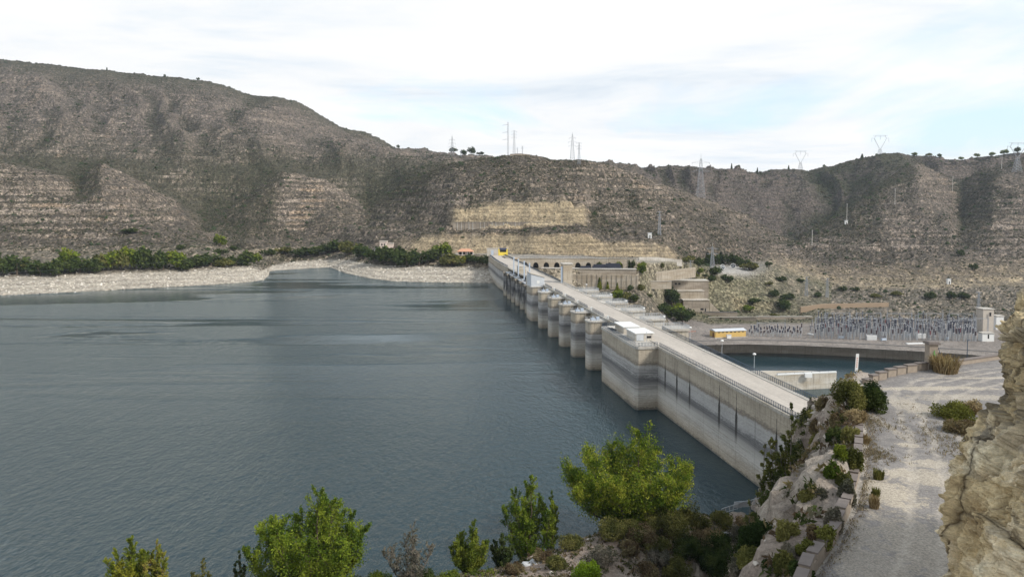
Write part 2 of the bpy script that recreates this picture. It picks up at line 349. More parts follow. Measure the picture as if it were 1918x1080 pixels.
col = cmix(col, (0.048, 0.054, 0.026), hollow * (0.72 - 0.3 * n_m).clip(0, 1)); col = cmix(col, (0.30, 0.25, 0.19), rib * (0.35 + 0.5 * n_m).clip(0, 1))  # dark green scrub tone in hollows stands in for ravine shade; ribs paler
hill_ = sm(Tg, 5.9, 6.3); col = cmix(col, (0.052, 0.052, 0.028), asp_l * hill_ * (0.52 - 0.8 * n_m).clip(0, 0.85)); col = cmix(col, (0.34, 0.285, 0.215), asp_r * hill_ * (0.25 + 0.7 * n_m).clip(0, 0.75))  # shaded left flanks painted as dark scrub, lit right flanks as pale rock
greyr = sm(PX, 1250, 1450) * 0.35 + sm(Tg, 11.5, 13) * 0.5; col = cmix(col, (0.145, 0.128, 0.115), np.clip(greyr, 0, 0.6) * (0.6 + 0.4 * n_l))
orange = sm(fbm(Xg / 35, Yg / 80, oct=3, seed=101), 0.32, 0.55) * rock; col = cmix(col, (0.46, 0.33, 0.20), orange * 0.5)
col = cmix(col, (0.060, 0.063, 0.030), sm(Tg, 9.9, 10.4) * sm(-Tg, -12.6, -11.8) * sm(-PX, -900, -700) * (0.65 - 0.9 * rock.clip(0, 0.6)))
col = cmix(col, (0.055, 0.065, 0.030), sm(Tg, 13.4, 14.0) * 0.6)
strat = 0.75 + 0.35 * n_s
col = cmix(col, (0.41, 0.365, 0.30), beach * 0.95); col *= (1 + beach * (0.22 * n_m + 0.18 * np.sin(Hn * 2.6 + n_l * 2)))[..., None]
strat = 0.72 + 0.55 * n_s; yel = np.stack([0.43 * strat, 0.345 * strat, 0.225 * strat], -1)
ck = np.clip(cut * (0.9 + 0.6 * n_m) + cut2 * 1.0 + cut3 * (0.8 + n_m), 0, 1)[..., None]
col = col * (1 - ck) + yel * ck
yard = sm(-Tg, -2.05, -1.95) * (PX > 1245) * (Ht < -27); col = cmix(col, (0.25, 0.22, 0.195), yard); col *= (1 + yard * 0.25 * n_m)[..., None]
plaza = sm(Tg, 4.7, 5.0) * sm(-Tg, -6.0, -5.6) * sm(PX, 1325, 1340) * sm(-PX, -1450, -1400); col = cmix(col, (0.40, 0.38, 0.35), plaza * 0.85)
rdm = sm(Tg, 4.98, 5.0) * sm(-Tg, -5.99, -5.7) * (PX > 700) * (PX < 1300); col = cmix(col, (0.36, 0.33, 0.29), rdm * 0.8)
mid = sm(Tg, 1.8, 2.0) * sm(-Tg, -6, -5.5) * (PX > 1200) * (PX < 1560) * (1 - plaza) * (1 - yard); col = cmix(col, (0.13, 0.125, 0.07), mid * (0.5 + 0.4 * n_l))
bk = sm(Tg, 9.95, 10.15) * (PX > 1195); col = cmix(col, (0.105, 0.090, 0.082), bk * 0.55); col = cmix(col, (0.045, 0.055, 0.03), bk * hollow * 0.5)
grn = sm(Tg, 9.0, 9.3) * sm(PX, 1480, 1540) * sm(-PX, -1740, -1680) * sm(n_l + 0.5 * n_m, -0.4, 0.1); col = cmix(col, (0.050, 0.060, 0.028), grn * 0.75)
hm_ = sm(Tg, 5.9, 6.3)[..., None] * (1 - ck); col = col * (1 - hm_ * np.array((0.36, 0.38, 0.36)))
col = np.clip(col, 0.012, 0.7)
def H_at(x, y):
    """height of the far terrain under a point"""
    a = x / y; j = int(np.clip(np.searchsorted(al, a), 1, NC - 1)); c = Dg[:, j]; i = int(np.clip(np.searchsorted(c, y), 1, NR - 1))
    t = (y - c[i - 1]) / max(c[i] - c[i - 1], 1e-3); return float(Ht[i - 1, j] * (1 - t) + Ht[i, j] * t)
def on_hill(px, py, d0=450, d1=2300):
    """first terrain point met by the sight line"""
    x, y, w = ray(px, py); a = x / y; j = int(np.clip(np.searchsorted(al, a), 1, NC - 1))
    c = Dg[:, j]; zz = CAMZ + w / y * c; ok = np.where((Ht[:, j] >= zz) & (c > d0))[0]
    i = ok[0] if len(ok) else int(np.argmin(np.where(c > d0, zz - Ht[:, j], 1e9)))
    return (c[i] * a, float(c[i]), float(Ht[i, j]))
rgh = np.clip(1 - 0.62 * beach - 0.55 * np.clip(cut + cut2 + 0.6 * cut3, 0, 1) - 0.88 * yard - 0.8 * plaza - 0.8 * rdm, 0.08, 1)
V = np.stack([Xg, Yg, Ht], -1).reshape(-1, 3)
ii = np.arange(NR * NC).reshape(NR, NC)
Q = np.stack([ii[:-1, :-1], ii[:-1, 1:], ii[1:, 1:], ii[1:, :-1]], -1).reshape(-1, 4)
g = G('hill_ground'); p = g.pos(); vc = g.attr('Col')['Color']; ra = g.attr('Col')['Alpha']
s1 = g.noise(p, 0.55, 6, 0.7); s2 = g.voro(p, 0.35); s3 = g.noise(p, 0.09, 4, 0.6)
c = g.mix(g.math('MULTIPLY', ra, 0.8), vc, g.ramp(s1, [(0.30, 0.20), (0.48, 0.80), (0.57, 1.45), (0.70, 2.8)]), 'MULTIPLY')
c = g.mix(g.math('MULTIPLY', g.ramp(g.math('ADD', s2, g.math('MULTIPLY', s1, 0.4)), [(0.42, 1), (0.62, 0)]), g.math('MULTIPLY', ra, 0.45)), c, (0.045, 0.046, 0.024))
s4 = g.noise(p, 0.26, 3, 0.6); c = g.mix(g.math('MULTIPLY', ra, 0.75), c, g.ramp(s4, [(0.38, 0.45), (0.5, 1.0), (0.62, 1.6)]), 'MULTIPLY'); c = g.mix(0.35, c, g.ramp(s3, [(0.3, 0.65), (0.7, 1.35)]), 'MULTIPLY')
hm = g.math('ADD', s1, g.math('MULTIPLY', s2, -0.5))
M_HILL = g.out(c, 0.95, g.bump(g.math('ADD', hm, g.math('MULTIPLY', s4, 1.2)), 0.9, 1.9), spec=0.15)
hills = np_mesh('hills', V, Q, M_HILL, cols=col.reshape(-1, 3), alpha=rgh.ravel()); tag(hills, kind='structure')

# ------------------------------------------------------------------ scrub on the slopes (nobody could count it)
rng = np.random.default_rng(4)
def blob_verts():
    vs = [(0, 0, 1)]; n = 5
    for r, z in ((0.78, 0.62), (1.0, 0.1)):
        for i in range(n): a = 2 * math.pi * (i + (0.5 if z < 0.3 else 0)) / n; vs.append((r * math.cos(a), r * math.sin(a), z))
    tr = []
    for i in range(n):
        j = (i + 1) % n; tr += [(0, 1 + i, 1 + j), (1 + i, 6 + i, 1 + j), (1 + j, 6 + i, 6 + j)]
    return np.array(vs), np.array(tr)
def scatter(name, P, S, cols, mat, label=None):
    bv, bt = blob_verts(); n = len(P); k = len(bv)
    j = 1 + 0.42 * (rng.random((n, k, 1)) - 0.5) * 2
    an = rng.random(n) * 6.28; ca, sa = np.cos(an), np.sin(an)
    B = bv[None] * j; X = B[..., 0] * ca[:, None] - B[..., 1] * sa[:, None]; Yy = B[..., 0] * sa[:, None] + B[..., 1] * ca[:, None]
    Vv = np.stack([X * S[:, None], Yy * S[:, None], B[..., 2] * S[:, None] * (0.75 + 0.5 * rng.random((n, 1)))], -1) + P[:, None, :]
    T = (bt[None] + (np.arange(n) * k)[:, None, None]).reshape(-1, 3)
    return np_mesh(name, Vv.reshape(-1, 3), T, mat, smooth=False, cols=np.repeat(cols, k, 0))
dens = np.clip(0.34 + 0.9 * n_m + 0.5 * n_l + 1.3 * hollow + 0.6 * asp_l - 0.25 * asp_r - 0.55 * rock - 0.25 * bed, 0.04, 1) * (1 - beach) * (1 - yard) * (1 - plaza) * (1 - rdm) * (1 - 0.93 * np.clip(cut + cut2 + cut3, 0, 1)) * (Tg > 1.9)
dens *= np.where(Tg < 6.0, 0.5 * ((PX < 925) | (PX > 1210)), 1.0)
# area of a cell seen from the viewpoint: even density per square metre
area = np.gradient(Dg, axis=0) * np.gradient(al)[None, :] * Dg
w = (dens * area * np.where(Tg > 11.5, 0.42, 1.0)).clip(0).ravel(); w[np.isnan(w)] = 0; w /= w.sum()
NB = 230000
idx = rng.choice(NR * NC, NB, p=w); Pp = V[idx] + rng.normal(0, 0.5, (NB, 3)) * (1, 1, 0); Pp[:, 2] -= 0.25
Ss = (0.40 + 0.80 * rng.random(NB) ** 2.2) * np.where(Tg.ravel()[idx] > 11.5, 1.5, 1.15); bigm = rng.random(NB) < 0.025; Ss[bigm] *= 2.1
base = np.array([(0.040, 0.040, 0.022), (0.060, 0.052, 0.034), (0.026, 0.036, 0.016), (0.09, 0.078, 0.056)])[rng.integers(0, 4, NB)]
base[bigm] = (0.032, 0.046, 0.020)
g = G('scrub'); M_SCRUB = g.out(g.mix(0.5, g.attr('Col')['Color'], g.ramp(g.noise(g.pos(), 2.5, 3), [(0.3, 0.5), (0.7, 1.5)]), 'MULTIPLY'), 0.95, spec=0.1)
scrub = scatter('scrub', Pp, Ss, base, M_SCRUB)
tag(scrub, 'low dark scrub and dry bushes dotting the terraced hillsides', 'scrub', kind='stuff')

# ------------------------------------------------------------------ reservoir water
g = G('reservoir_water'); p = g.pos()
w1 = g.noise(g.map(p, (0.75, 0.42, 1), rot=(0, 0, 0.5)), 1.0, 5, 0.66, 0.3)
w2 = g.noise(g.map(p, (0.20, 0.10, 1), rot=(0, 0, 0.35)), 1.0, 3, 0.5, 0.3)
calm = g.noise(g.map(p, (0.0024, 0.017, 1), (0.3, 0, 0), (0, 0, -0.50)), 1.0, 6, 0.6, 1.2)
ca = g.ramp(calm, [(0.44, 0.10), (0.50, 1.0)])
h = g.math('ADD', g.math('MULTIPLY', w1, 0.55), g.math('MULTIPLY', w2, 0.55))
px_ = g.sep(p); mk = g.math('MULTIPLY', g.mrange(px_[1], 200, 360), g.mrange(px_[0], 90, -60)); ca = g.mix(mk, 1.0, ca)
h = g.math('MULTIPLY', h, ca); td = g.dot(g.n('ShaderNodeVectorMath', {0: p, 1: tuple(_a0)}, operation='SUBTRACT').outputs[0], tuple(_p)); h = g.math('MULTIPLY', h, g.mrange(td, -8, -75, 0.22, 1.0))
ll = g.noise(p, 0.008, 2)
wc = g.mix(ll, (0.005, 0.022, 0.030), (0.009, 0.031, 0.040))
bn = g.bump(h, 1.0, 1.6); fr_ = g.n('ShaderNodeFresnel', {'IOR': 1.42, 'Normal': bn}).outputs[0]
body = g.n('ShaderNodeBsdfDiffuse', {'Color': wc}); glo = g.n('ShaderNodeBsdfGlossy', {'Color': (0.89, 0.965, 1.0), 'Roughness': 0.07, 'Normal': bn})
wx = g.n('ShaderNodeMixShader', {0: fr_, 1: body.outputs[0], 2: glo.outputs[0]}); wo_ = g.n('ShaderNodeOutputMaterial'); g.t.links.new(wx.outputs[0], wo_.inputs[0]); M_WATER = g.m
mb = MB(); mb.add([(-1500, -200, 0), (1400, -200, 0), (1400, 800, 0), (-1500, 800, 0)], [(0, 1, 2, 3)])
# dam axis frame: s metres from the near (right) end along the crest, t metres towards downstream
CZ = 20.5
A0 = Vector(pz(1470, 770, CZ)); B0 = Vector(pz(921, 480, CZ))
DIR = (B0 - A0); DLEN = DIR.length; DIR.normalize(); PER = Vector((DIR.y, -DIR.x, 0))
def DW(s, t, z): q = A0 + DIR * s + PER * t; return (q.x, q.y, z)
def ST(px, py, z=CZ):
    q = Vector(pz(px, py, z)) - A0; return q.dot(DIR), q.dot(PER)
def wpoly(name, pts, z, mat, label=None):
    mb = MB(); mb.add([(x, y, z) for x, y in pts], [tuple(range(len(pts)))]); o = build(name, mb, mat); return tag(o, kind='structure')
e0 = DW(-60, 2, 0); e1 = DW(DLEN + 10, 2, 0)
wpoly('water', [(-1500, -150), (40, -150), e0[:2], e1[:2], (e1[0] + 20, 800), (-1500, 800)], 0.0, M_WATER)
# ------------------------------------------------------------------ concrete
def concrete(name, tan=(0.42, 0.365, 0.285), pale=(0.50, 0.475, 0.43), banded=True, joints=False, dark=0.0, wet=True):
    g = G(name); p = g.pos(); x = g.sep(p); z = x[2]
    s = g.dot(g.n('ShaderNodeVectorMath', {0: p, 1: tuple(A0)}, operation='SUBTRACT').outputs[0], tuple(DIR))
    t = g.dot(g.n('ShaderNodeVectorMath', {0: p, 1: tuple(A0)}, operation='SUBTRACT').outputs[0], tuple(PER))
    st = g.n('ShaderNodeCombineXYZ', {0: s, 1: t, 2: z}).outputs[0]
    nb = g.noise(g.map(st, (0.06, 0.06, 0.25)), 1.0, 5, 0.6)
    fine = g.noise(g.map(st, (1.2, 1.2, 3.0)), 1.0, 5, 0.65)
    hs = g.noise(g.map(st, (0.05, 0.05, 2.4)), 1.0, 5, 0.65)       # thin horizontal water lines
    vs = g.noise(g.map(st, (1.6, 1.6, 0.10)), 1.0, 4, 0.6)          # run-off streaks
    zz = g.math('ADD', g.math('ADD', z, g.math('MULTIPLY', g.math('SUBTRACT', fine, 0.5), 2.2)), g.math('MULTIPLY', g.math('SUBTRACT', nb, 0.5), 2.4))
    if banded:
        Z = lambda v: (v + 1) / 22.0
        t1 = tuple(c * 0.97 for c in tan)
        c = g.ramp(g.mrange(zz, -1, 21), [(0.0, (0.10, 0.09, 0.07)), (Z(0.35), (0.16, 0.14, 0.11)), (Z(0.8), (0.33, 0.28, 0.21)), (Z(2.6), (0.42, 0.37, 0.30)), (Z(5.2), pale), (Z(7.0), tuple(v * 0.86 for v in pale)), (Z(8.3), (0.30, 0.29, 0.27)), (Z(9.3), (0.17, 0.165, 0.16)), (Z(10.2), (0.19, 0.185, 0.18)), (Z(11.2), (0.37, 0.36, 0.345)), (Z(14.2), (0.41, 0.395, 0.37)), (Z(14.8), (0.20, 0.17, 0.135)), (Z(16.0), t1), (1.0, tan)])
        hz = g.math('MULTIPLY', g.mrange(z, 7.6, 8.8), g.mrange(z, 11.8, 10.6)) if joints else g.math('MULTIPLY', g.mrange(z, 5.0, 7.5), g.mrange(z, 14.5, 12.5))
        c = g.mix(g.math('MULTIPLY', g.ramp(hs, [(0.44, 0), (0.58, 1)]), g.math('MULTIPLY', hz, 0.58)), c, (0.10, 0.098, 0.10))
        lo = g.mrange(z, 8.5, 6.5)
        c = g.mix(g.math('MULTIPLY', g.ramp(hs, [(0.46, 0), (0.62, 1)]), g.math('MULTIPLY', lo, 0.40)), c, (0.22, 0.20, 0.17))
    else:
        c = g.mix(g.ramp(nb, [(0.35, 0), (0.65, 1)]), tan, pale)
    c = g.mix(0.5, c, g.ramp(nb, [(0.3, 0.72), (0.7, 1.25)]), 'MULTIPLY')
    c = g.mix(0.55, c, g.ramp(fine, [(0.3, 0.7), (0.7, 1.28)]), 'MULTIPLY')
    top = g.mrange(z, 11.0, 20.0) if banded else g.math('ADD', g.math('MULTIPLY', z, 0.0), 0.8)
    c = g.mix(g.math('MULTIPLY', g.ramp(vs, [(0.50, 0), (0.70, 1)]), g.math('MULTIPLY', top, 0.7)), c, (0.14, 0.12, 0.095))
    pl = g.math('LESS_THAN', g.math('FRACT', g.math('MULTIPLY', z, 1 / 2.2)), 0.035); c = g.mix(g.math('MULTIPLY', pl, 0.35), c, (0.12, 0.11, 0.10))
    if joints:
        q = g.math('DIVIDE', g.math('SUBTRACT', s, 2.6), 9.7); cell = g.math('ROUND', q)
        dd = g.math('MULTIPLY', g.math('ABSOLUTE', g.math('SUBTRACT', q, cell)), 9.7)
        rn = g.n('ShaderNodeTexWhiteNoise', {'W': cell}, noise_dimensions='1D').outputs['Value']
        ztop = g.math('ADD', 16.6, g.math('MULTIPLY', rn, 2.6)); zbot = g.math('ADD', 9.2, g.math('MULTIPLY', rn, -1.6))
        wd = g.math('ADD', 0.12, g.math('MULTIPLY', g.mrange(z, 15.5, 13.2), g.math('ADD', 0.30, g.math('MULTIPLY', rn, 0.25))))
        wd = g.math('ADD', wd, g.math('MULTIPLY', g.math('SUBTRACT', fine, 0.5), 0.5))
        mk = g.math('MULTIPLY', g.math('LESS_THAN', dd, wd), g.mrange(rn, 0.12, 0.3)); mk = g.math('MULTIPLY', mk, g.mrange(z, 0.0, 0.01)); mk = g.math('MULTIPLY', mk, g.math('LESS_THAN', z, ztop))
        mk = g.math('MULTIPLY', mk, g.ramp(g.mrange(g.math('SUBTRACT', z, zbot), -1.5, 4.5), [(0.0, 0.0), (0.45, 0.75), (1, 1)]))
        c = g.mix(g.math('MULTIPLY', mk, 0.93), c, (0.030, 0.026, 0.022))
        jl = g.math('LESS_THAN', dd, 0.06); c = g.mix(g.math('MULTIPLY', jl, 0.5), c, (0.08, 0.07, 0.06))
    if dark:
        c = g.mix(g.math('MULTIPLY', g.ramp(g.noise(g.map(st, (0.8, 0.8, 0.13)), 1.0, 4, 0.6), [(0.38, 1), (0.62, 0)]), g.math('MULTIPLY', g.mrange(z, 2.0, 5.0), dark)), c, (0.035, 0.036, 0.04))
    return g.out(c, 0.92, g.bump(g.math('ADD', fine, g.math('MULTIPLY', vs, 0.4)), 0.35, 0.12), spec=0.25)
M_DAM = concrete('dam_concrete', joints=True)
M_PIER = concrete('pier_concrete')
M_SPILL = concrete('spillway_concrete', dark=0.9)
M_CONC = concrete('plain_concrete', banded=False)
M_CONC_L = concrete('pale_concrete', tan=(0.42, 0.385, 0.335), pale=(0.50, 0.475, 0.43), banded=False)
M_RETAIN = concrete('retaining_concrete', tan=(0.37, 0.305, 0.225), pale=(0.42, 0.37, 0.30), banded=False)
M_RAIL = simple('rail_steel', (0.060, 0.085, 0.120), 0.55, 0.2, 2.0, 0.2)
M_GALV = simple('galvanised_steel', (0.46, 0.48, 0.50), 0.5, 0.12, 2.0, 0.35)
M_DARK = simple('dark_void', (0.02, 0.02, 0.022), 0.9)
M_WHITE = simple('white_paint', (0.68, 0.68, 0.66), 0.6, 0.06, 1.0)
M_BLUEGREY = simple('blue_grey_paint', (0.40, 0.46, 0.54), 0.55, 0.1, 0.6)
M_GREYROOF = simple('grey_roof', (0.50, 0.52, 0.54), 0.7, 0.1, 0.6)
g = G('crest_road'); p = g.pos()
sx = g.n('ShaderNodeCombineXYZ', {0: g.dot(p, tuple(DIR)), 1: g.dot(p, tuple(PER)), 2: 0.0}).outputs[0]
trk = g.noise(g.map(sx, (0.02, 1.1, 1)), 1.0, 4, 0.6); spt = g.noise(p, 1.3, 6, 0.65); lrg = g.noise(g.map(sx, (0.05, 0.2, 1)), 1.0, 4)
c = g.mix(trk, (0.37, 0.33, 0.285), (0.48, 0.435, 0.38)); c = g.mix(0.6, c, g.ramp(spt, [(0.3, 0.75), (0.7, 1.2)]), 'MULTIPLY'); c = g.mix(0.6, c, g.ramp(lrg, [(0.3, 0.8), (0.7, 1.15)]), 'MULTIPLY')
M_CROAD = g.out(c, 0.9, g.bump(spt, 0.3, 0.02))

# ------------------------------------------------------------------ the dam
def T(s, t, z): return DW(s, t, z)
dbase = T(250, 20, -35)
dam = empty('dam', dbase, label='long concrete gravity dam with stained upstream face, buttress piers and a crest road', cat='dam')
def eL(s): return float(np.interp(s, [-40, 0, 60, 120, 300, 340, 440, 505], [-0.2, -0.4, -0.8, -0.8, -0.8, -2.6, -3.2, -0.6]))
def eR(s): return float(np.interp(s, [-40, 0, 110, 270, 505], [10.6, 11.4, 11.8, 12.0, 13.5]))
def strip(mb, s0, s1, fL, fR, z0, z1, step=12, mi=0, b0=0.0, b1=0.0):
    n = max(1, int((s1 - s0) / step)); vs = []; fs = []
    for i in range(n + 1):
        s = s0 + (s1 - s0) * i / n
        vs += [T(s, fL(s), z1), T(s, fR(s), z1), T(s, fR(s) + b1, z0), T(s, fL(s) + b0, z0)]
    for i in range(n):
        a = i * 4
        for k in range(4): fs.append((a + k, a + (k + 1) % 4, a + 4 + (k + 1) % 4, a + 4 + k))
    fs += [(3, 2, 1, 0), (n * 4, n * 4 + 1, n * 4 + 2, n * 4 + 3)]
    mb.add(vs, fs, mi)
mb = MB(); strip(mb, -45, 284, eL, lambda s: 11.0, -40, 19.7, b1=34); build('main_wall', mb, M_DAM, dam, dbase)
mb = MB(); strip(mb, 284.01, 386, lambda s: 2.2, lambda s: 11.0, -40, 19.7, b1=34); build('spillway_wall', mb, M_SPILL, dam, dbase)
mb = MB(); strip(mb, 386.01, 520, eL, lambda s: 11.5, -40, 19.7, b1=34); build('abutment_wall', mb, M_DAM, dam, dbase)
mb = MB(); strip(mb, -46, 520, lambda s: eL(s) - 0.35, eR, 19.7, 20.46); build('deck_slab', mb, M_CONC, dam, dbase)
# kerbs
mb = MB(); strip(mb, -44, 518, lambda s: eL(s) + 0.5, lambda s: eL(s) + 0.85, 20.46, 20.66); build('kerb', mb, M_CONC_L, dam, dbase)
mb = MB(); strip(mb, -44, 518, lambda s: eR(s) - 1.7, lambda s: eR(s) - 1.3, 20.46, 20.66); build('kerb', mb, M_CONC_L, dam, dbase)
mb = MB(); n = 60; vs = []; fs = []
for i in range(n + 1):
    s = -44 + 562 * i / n; vs += [T(s, eL(s) + 0.85, 20.48), T(s, eR(s) - 1.7, 20.48)]
for i in range(n): fs.append((2 * i, 2 * i + 1, 2 * i + 3, 2 * i + 2))
mb.add(vs, fs); tag(build('road', mb, M_CROAD), kind='structure')
# railings
def railing(pts, h=1.22, sp=1.0, bal=0.24, r=0.035, solid=True):
    mb = MB()
    for (a, b) in zip(pts[:-1], pts[1:]):
        a = Vector(a); b = Vector(b); d = b - a; Ln = d.length; n = max(1, round(Ln / sp))
        for zz in (h, 0.12): mb.tube(a + Vector((0, 0, zz)), b + Vector((0, 0, zz)), r * (1.5 if zz == h else 1.0), n=4)
        for i in range(n + 1): q = a + d * (i / n); mb.tube(q, q + Vector((0, 0, h)), r * 1.7, n=4)
        if bal:
            m_ = int(Ln / bal)
            for i in range(m_): q = a + d * ((i + 0.5) / m_); mb.add([q + Vector((0, 0, 0.12)) - d.normalized() * 0.035, q + Vector((0, 0, 0.12)) + d.normalized() * 0.035, q + Vector((0, 0, h)) + d.normalized() * 0.035, q + Vector((0, 0, h)) - d.normalized() * 0.035], [(0, 1, 2, 3)])
    return mb
def srail(s0, s1, f, z=20.46, **k):
    n = max(1, int((s1 - s0) / 20)); return railing([T(s0 + (s1 - s0) * i / n, f(s0 + (s1 - s0) * i / n), z) for i in range(n + 1)], **k)
PS = [135, 160.5, 184.5, 210, 236, 262]           # near faces of the intake piers
PLS = [108, 132.5, 157, 181, 206, 231]            # near faces of the downstream platforms
build('railing', srail(-30, 76, lambda s: eL(s) + 0.1), M_RAIL, dam, dbase)
up = [(118, 134)] + [(a + 5.5, b - 1.5) for a, b in zip(PS[:-1], PS[1:])]
for a, b in up: build('railing', srail(a, b, lambda s: eL(s) + 0.1), M_RAIL, dam, dbase)
build('railing', srail(388, 512, lambda s: eL(s) + 0.1), M_RAIL, dam, dbase)
build('railing', srail(-20, 107, lambda s: eR(s) - 0.3, r=0.045), M_RAIL, dam, dbase)
for a, b in zip([p + 8 for p in PLS], PLS[1:] + [268]): build('railing', srail(a, b, lambda s: eR(s) - 0.3), M_GALV, dam, dbase)
build('railing', srail(278, 512, lambda s: eR(s) - 0.3, r=0.05), M_RAIL, dam, dbase)
# big near intake block
mb = MB(); poly = [(77.2, -0.3), (77.2, -7.2), (78.3, -8.0), (117, -8.0), (118.0, -7.0), (118.0, -0.3)]
n = len(poly)
mb.prism(poly, -12, 19.55, T); mb.prism([(76.9, -0.2), (76.9, -7.4), (78.1, -8.3), (117.2, -8.3), (118.3, -7.2), (118.3, -0.2)], 19.55, 20.4, T, 1)
blk = build('intake_block', mb, [M_PIER, M_CONC_L], dam, dbase)
build('railing', railing([T(77.2, -1.0, 20.4), T(77.2, -7.1, 20.4), T(78.4, -8.0, 20.4), T(117, -8.0, 20.4), T(118, -7, 20.4), T(118, -2.5, 20.4)]), M_RAIL, blk, None)

r_ = [o for o in bpy.data.objects if o.parent == blk]
for o in r_: o.location = (-dbase[0], -dbase[1], -dbase[2])
mb = MB(); mb.box(107.5, 114, -6.8, -5.0, 20.4, 20.46, T); h_ = build('hatch', mb, M_DARK, blk); h_.location = (-dbase[0], -dbase[1], -dbase[2])
# intake piers
def rrect(s0, s1, t0, t1, r=1.2, k=5):
    pts = []
    for cx, cy, a0 in ((s0 + r, t0 + r, 180), (s1 - r, t0 + r, 270)):
        for i in range(k + 1): a = R(a0 + 90 * i / k); pts.append((cx + r * math.cos(a), cy + r * math.sin(a)))
    return pts + [(s1, t1), (s0, t1)]
for i, s0 in enumerate(PS):
    mb = MB(); w = 6.5 if i < 5 else 16
    mb.prism(rrect(s0, s0 + w, -8.3, -2.6, 1.5), -12, 19.0, T)
    mb.prism([(s0 + 1.6, -2.6), (s0 + w - 1.6, -2.6), (s0 + w - 1.6, -0.3), (s0 + 1.6, -0.3)], -12, 19.0, T)
    mb.prism(rrect(s0 - 0.35, s0 + w + 0.35, -8.65, -0.5, 1.8), 19.0, 19.55, T, 1)
    pr = build('pier', mb, [M_PIER, M_CONC_L], dam, dbase)
    if i < 5:
        r_ = build('railing', railing([T(s0 + 0.1, -1.2, 19.55), T(s0 + 0.1, -7.6, 19.55), T(s0 + 1.2, -8.4, 19.55), T(s0 + w - 1, -8.4, 19.55), T(s0 + w, -1.2, 19.55)], h=1.0, bal=0, r=0.03), M_GALV, pr); r_.location = (-dbase[0], -dbase[1], -dbase[2])
        mb = MB(); mb.box(s0 + 2.2, s0 + 4.2, -6.6, -5.0, 19.55, 20.25, T).box(s0 + 2.6, s0 + 3.8, -4.4, -3.2, 19.55, 20.7, T).tube(T(s0 + 3.2, -5.8, 20.2), T(s0 + 3.2, -5.8, 21.2), 0.16)
        hb = build('gate_hoist', mb, M_BLUEGREY, pr); hb.location = (-dbase[0], -dbase[1], -dbase[2])
    mb = MB(); mb.box(s0 - 1.2, s0 - 0.3, eL(s0) - 0.2, eL(s0) + 0.45, 20.46, 21.7, T); build('rail_post', mb, M_WHITE, dam, dbase)
# gates between the piers (dark recess) and spillway bays
SPS = [290, 308, 326, 344, 362, 380]
for i, s0 in enumerate(SPS):
    mb = MB(); mb.prism([(s0, 2.2), (s0, -5.0), (s0 + 1.6, -6.8), (s0 + 3.2, -5.0), (s0 + 3.2, 2.2)], -12, 16.6, T)
    mb.prism([(s0 - 0.6, -0.8), (s0 - 0.6, -7.2), (s0 + 3.8, -7.2), (s0 + 3.8, -0.8)], 16.6, 17.6, T)
    mb.box(s0 + 0.5, s0 + 2.7, -0.8, 2.2, 16.6, 19.7, T)
    build('spillway_pier', mb, M_SPILL, dam, dbase)
for a, b in zip(SPS[:-1], SPS[1:]):
    mb = MB(); mb.box(a + 3.25, b - 0.05, -1.6, -1.0, 2.5, 15.5, T); build('spillway_gate', mb, simple('gate_steel', (0.10, 0.11, 0.12), 0.7, 0.4, 0.4), dam, dbase)
    mb = MB(); mb.box(a + 3.9, b - 0.7, -5.6, -1.8, 17.2, 17.75, T); mb.box(a + 5, a + 8, -4.8, -3.2, 17.75, 18.8, T); build('hoist_platform', mb, M_GALV, dam, dbase)
# downstream platforms
for s0 in PLS:
    mb = MB(); mb.box(s0, s0 + 7.6, 12.05, 22.6, 19.5, 20.3, T, 1); mb.box(s0 + 0.6, s0 + 7.0, 15.0, 22.2, -12, 19.5, T)
    pf = build('platform', mb, [M_CONC, M_CONC_L], dam, dbase)
    r_ = build('railing', railing([T(s0 + 0.1, 12.0, 20.3), T(s0 + 0.1, 22.4, 20.3), T(s0 + 7.4, 22.4, 20.3), T(s0 + 7.4, 12.0, 20.3)], bal=0.24, r=0.04), M_GALV, pf); r_.location = (-dbase[0], -dbase[1], -dbase[2])

# things that stand on the crest
def kiosk(name, s0, s1, t0, t1, h, label, roofm=M_WHITE, door=True, cat='kiosk', slope=0.0, wall=M_CONC, zb=20.41):
    b = T((s0 + s1) / 2, (t0 + t1) / 2, zb); e = empty(name, b, label=label, cat=cat)
    mb = MB(); vs = []
    for z in (zb, None):
        for s in (s0, s1):
            for t in (t0, t1): vs.append(T(s, t, zb if z is not None else zb + h - (slope if t == t1 else 0)))
    mb.add(vs, [(0, 1, 3, 2), (4, 6, 7, 5), (0, 4, 5, 1), (1, 5, 7, 3), (3, 7, 6, 2), (2, 6, 4, 0)]); build('wall', mb, wall, e, b)
    mb = MB(); o = 0.3; vs = []
    for dz in (0.0, 0.3):
        for s in (s0 - o, s1 + o):
            for t in (t0 - o, t1 + o): vs.append(T(s, t, zb + h + dz - (slope if t > t0 else 0)))
    mb.add(vs, [(0, 1, 3, 2), (4, 6, 7, 5), (0, 4, 5, 1), (1, 5, 7, 3), (3, 7, 6, 2), (2, 6, 4, 0)]); build('roof', mb, roofm, e, b)
    return e, b
e, b = kiosk('kiosk', 100, 110.5, -5.0, 0.6, 2.3, 'white-roofed concrete kiosk on the big dam block, the farther of its pair')
e, b = kiosk('kiosk', 86.5, 96, -5.2, 0.9, 2.4, 'white-roofed concrete kiosk with small dark window, the nearer of the pair')
mb = MB(); mb.box(86.42, 86.5, -1.4, 0.2, 21.3, 22.0, T); build('window', mb, M_DARK, e, b)
mb = MB(); mb.box(86.38, 86.5, -4.9, -2.4, 20.5, 22.7, T); build('shutter', mb, M_GREYROOF, e, b)
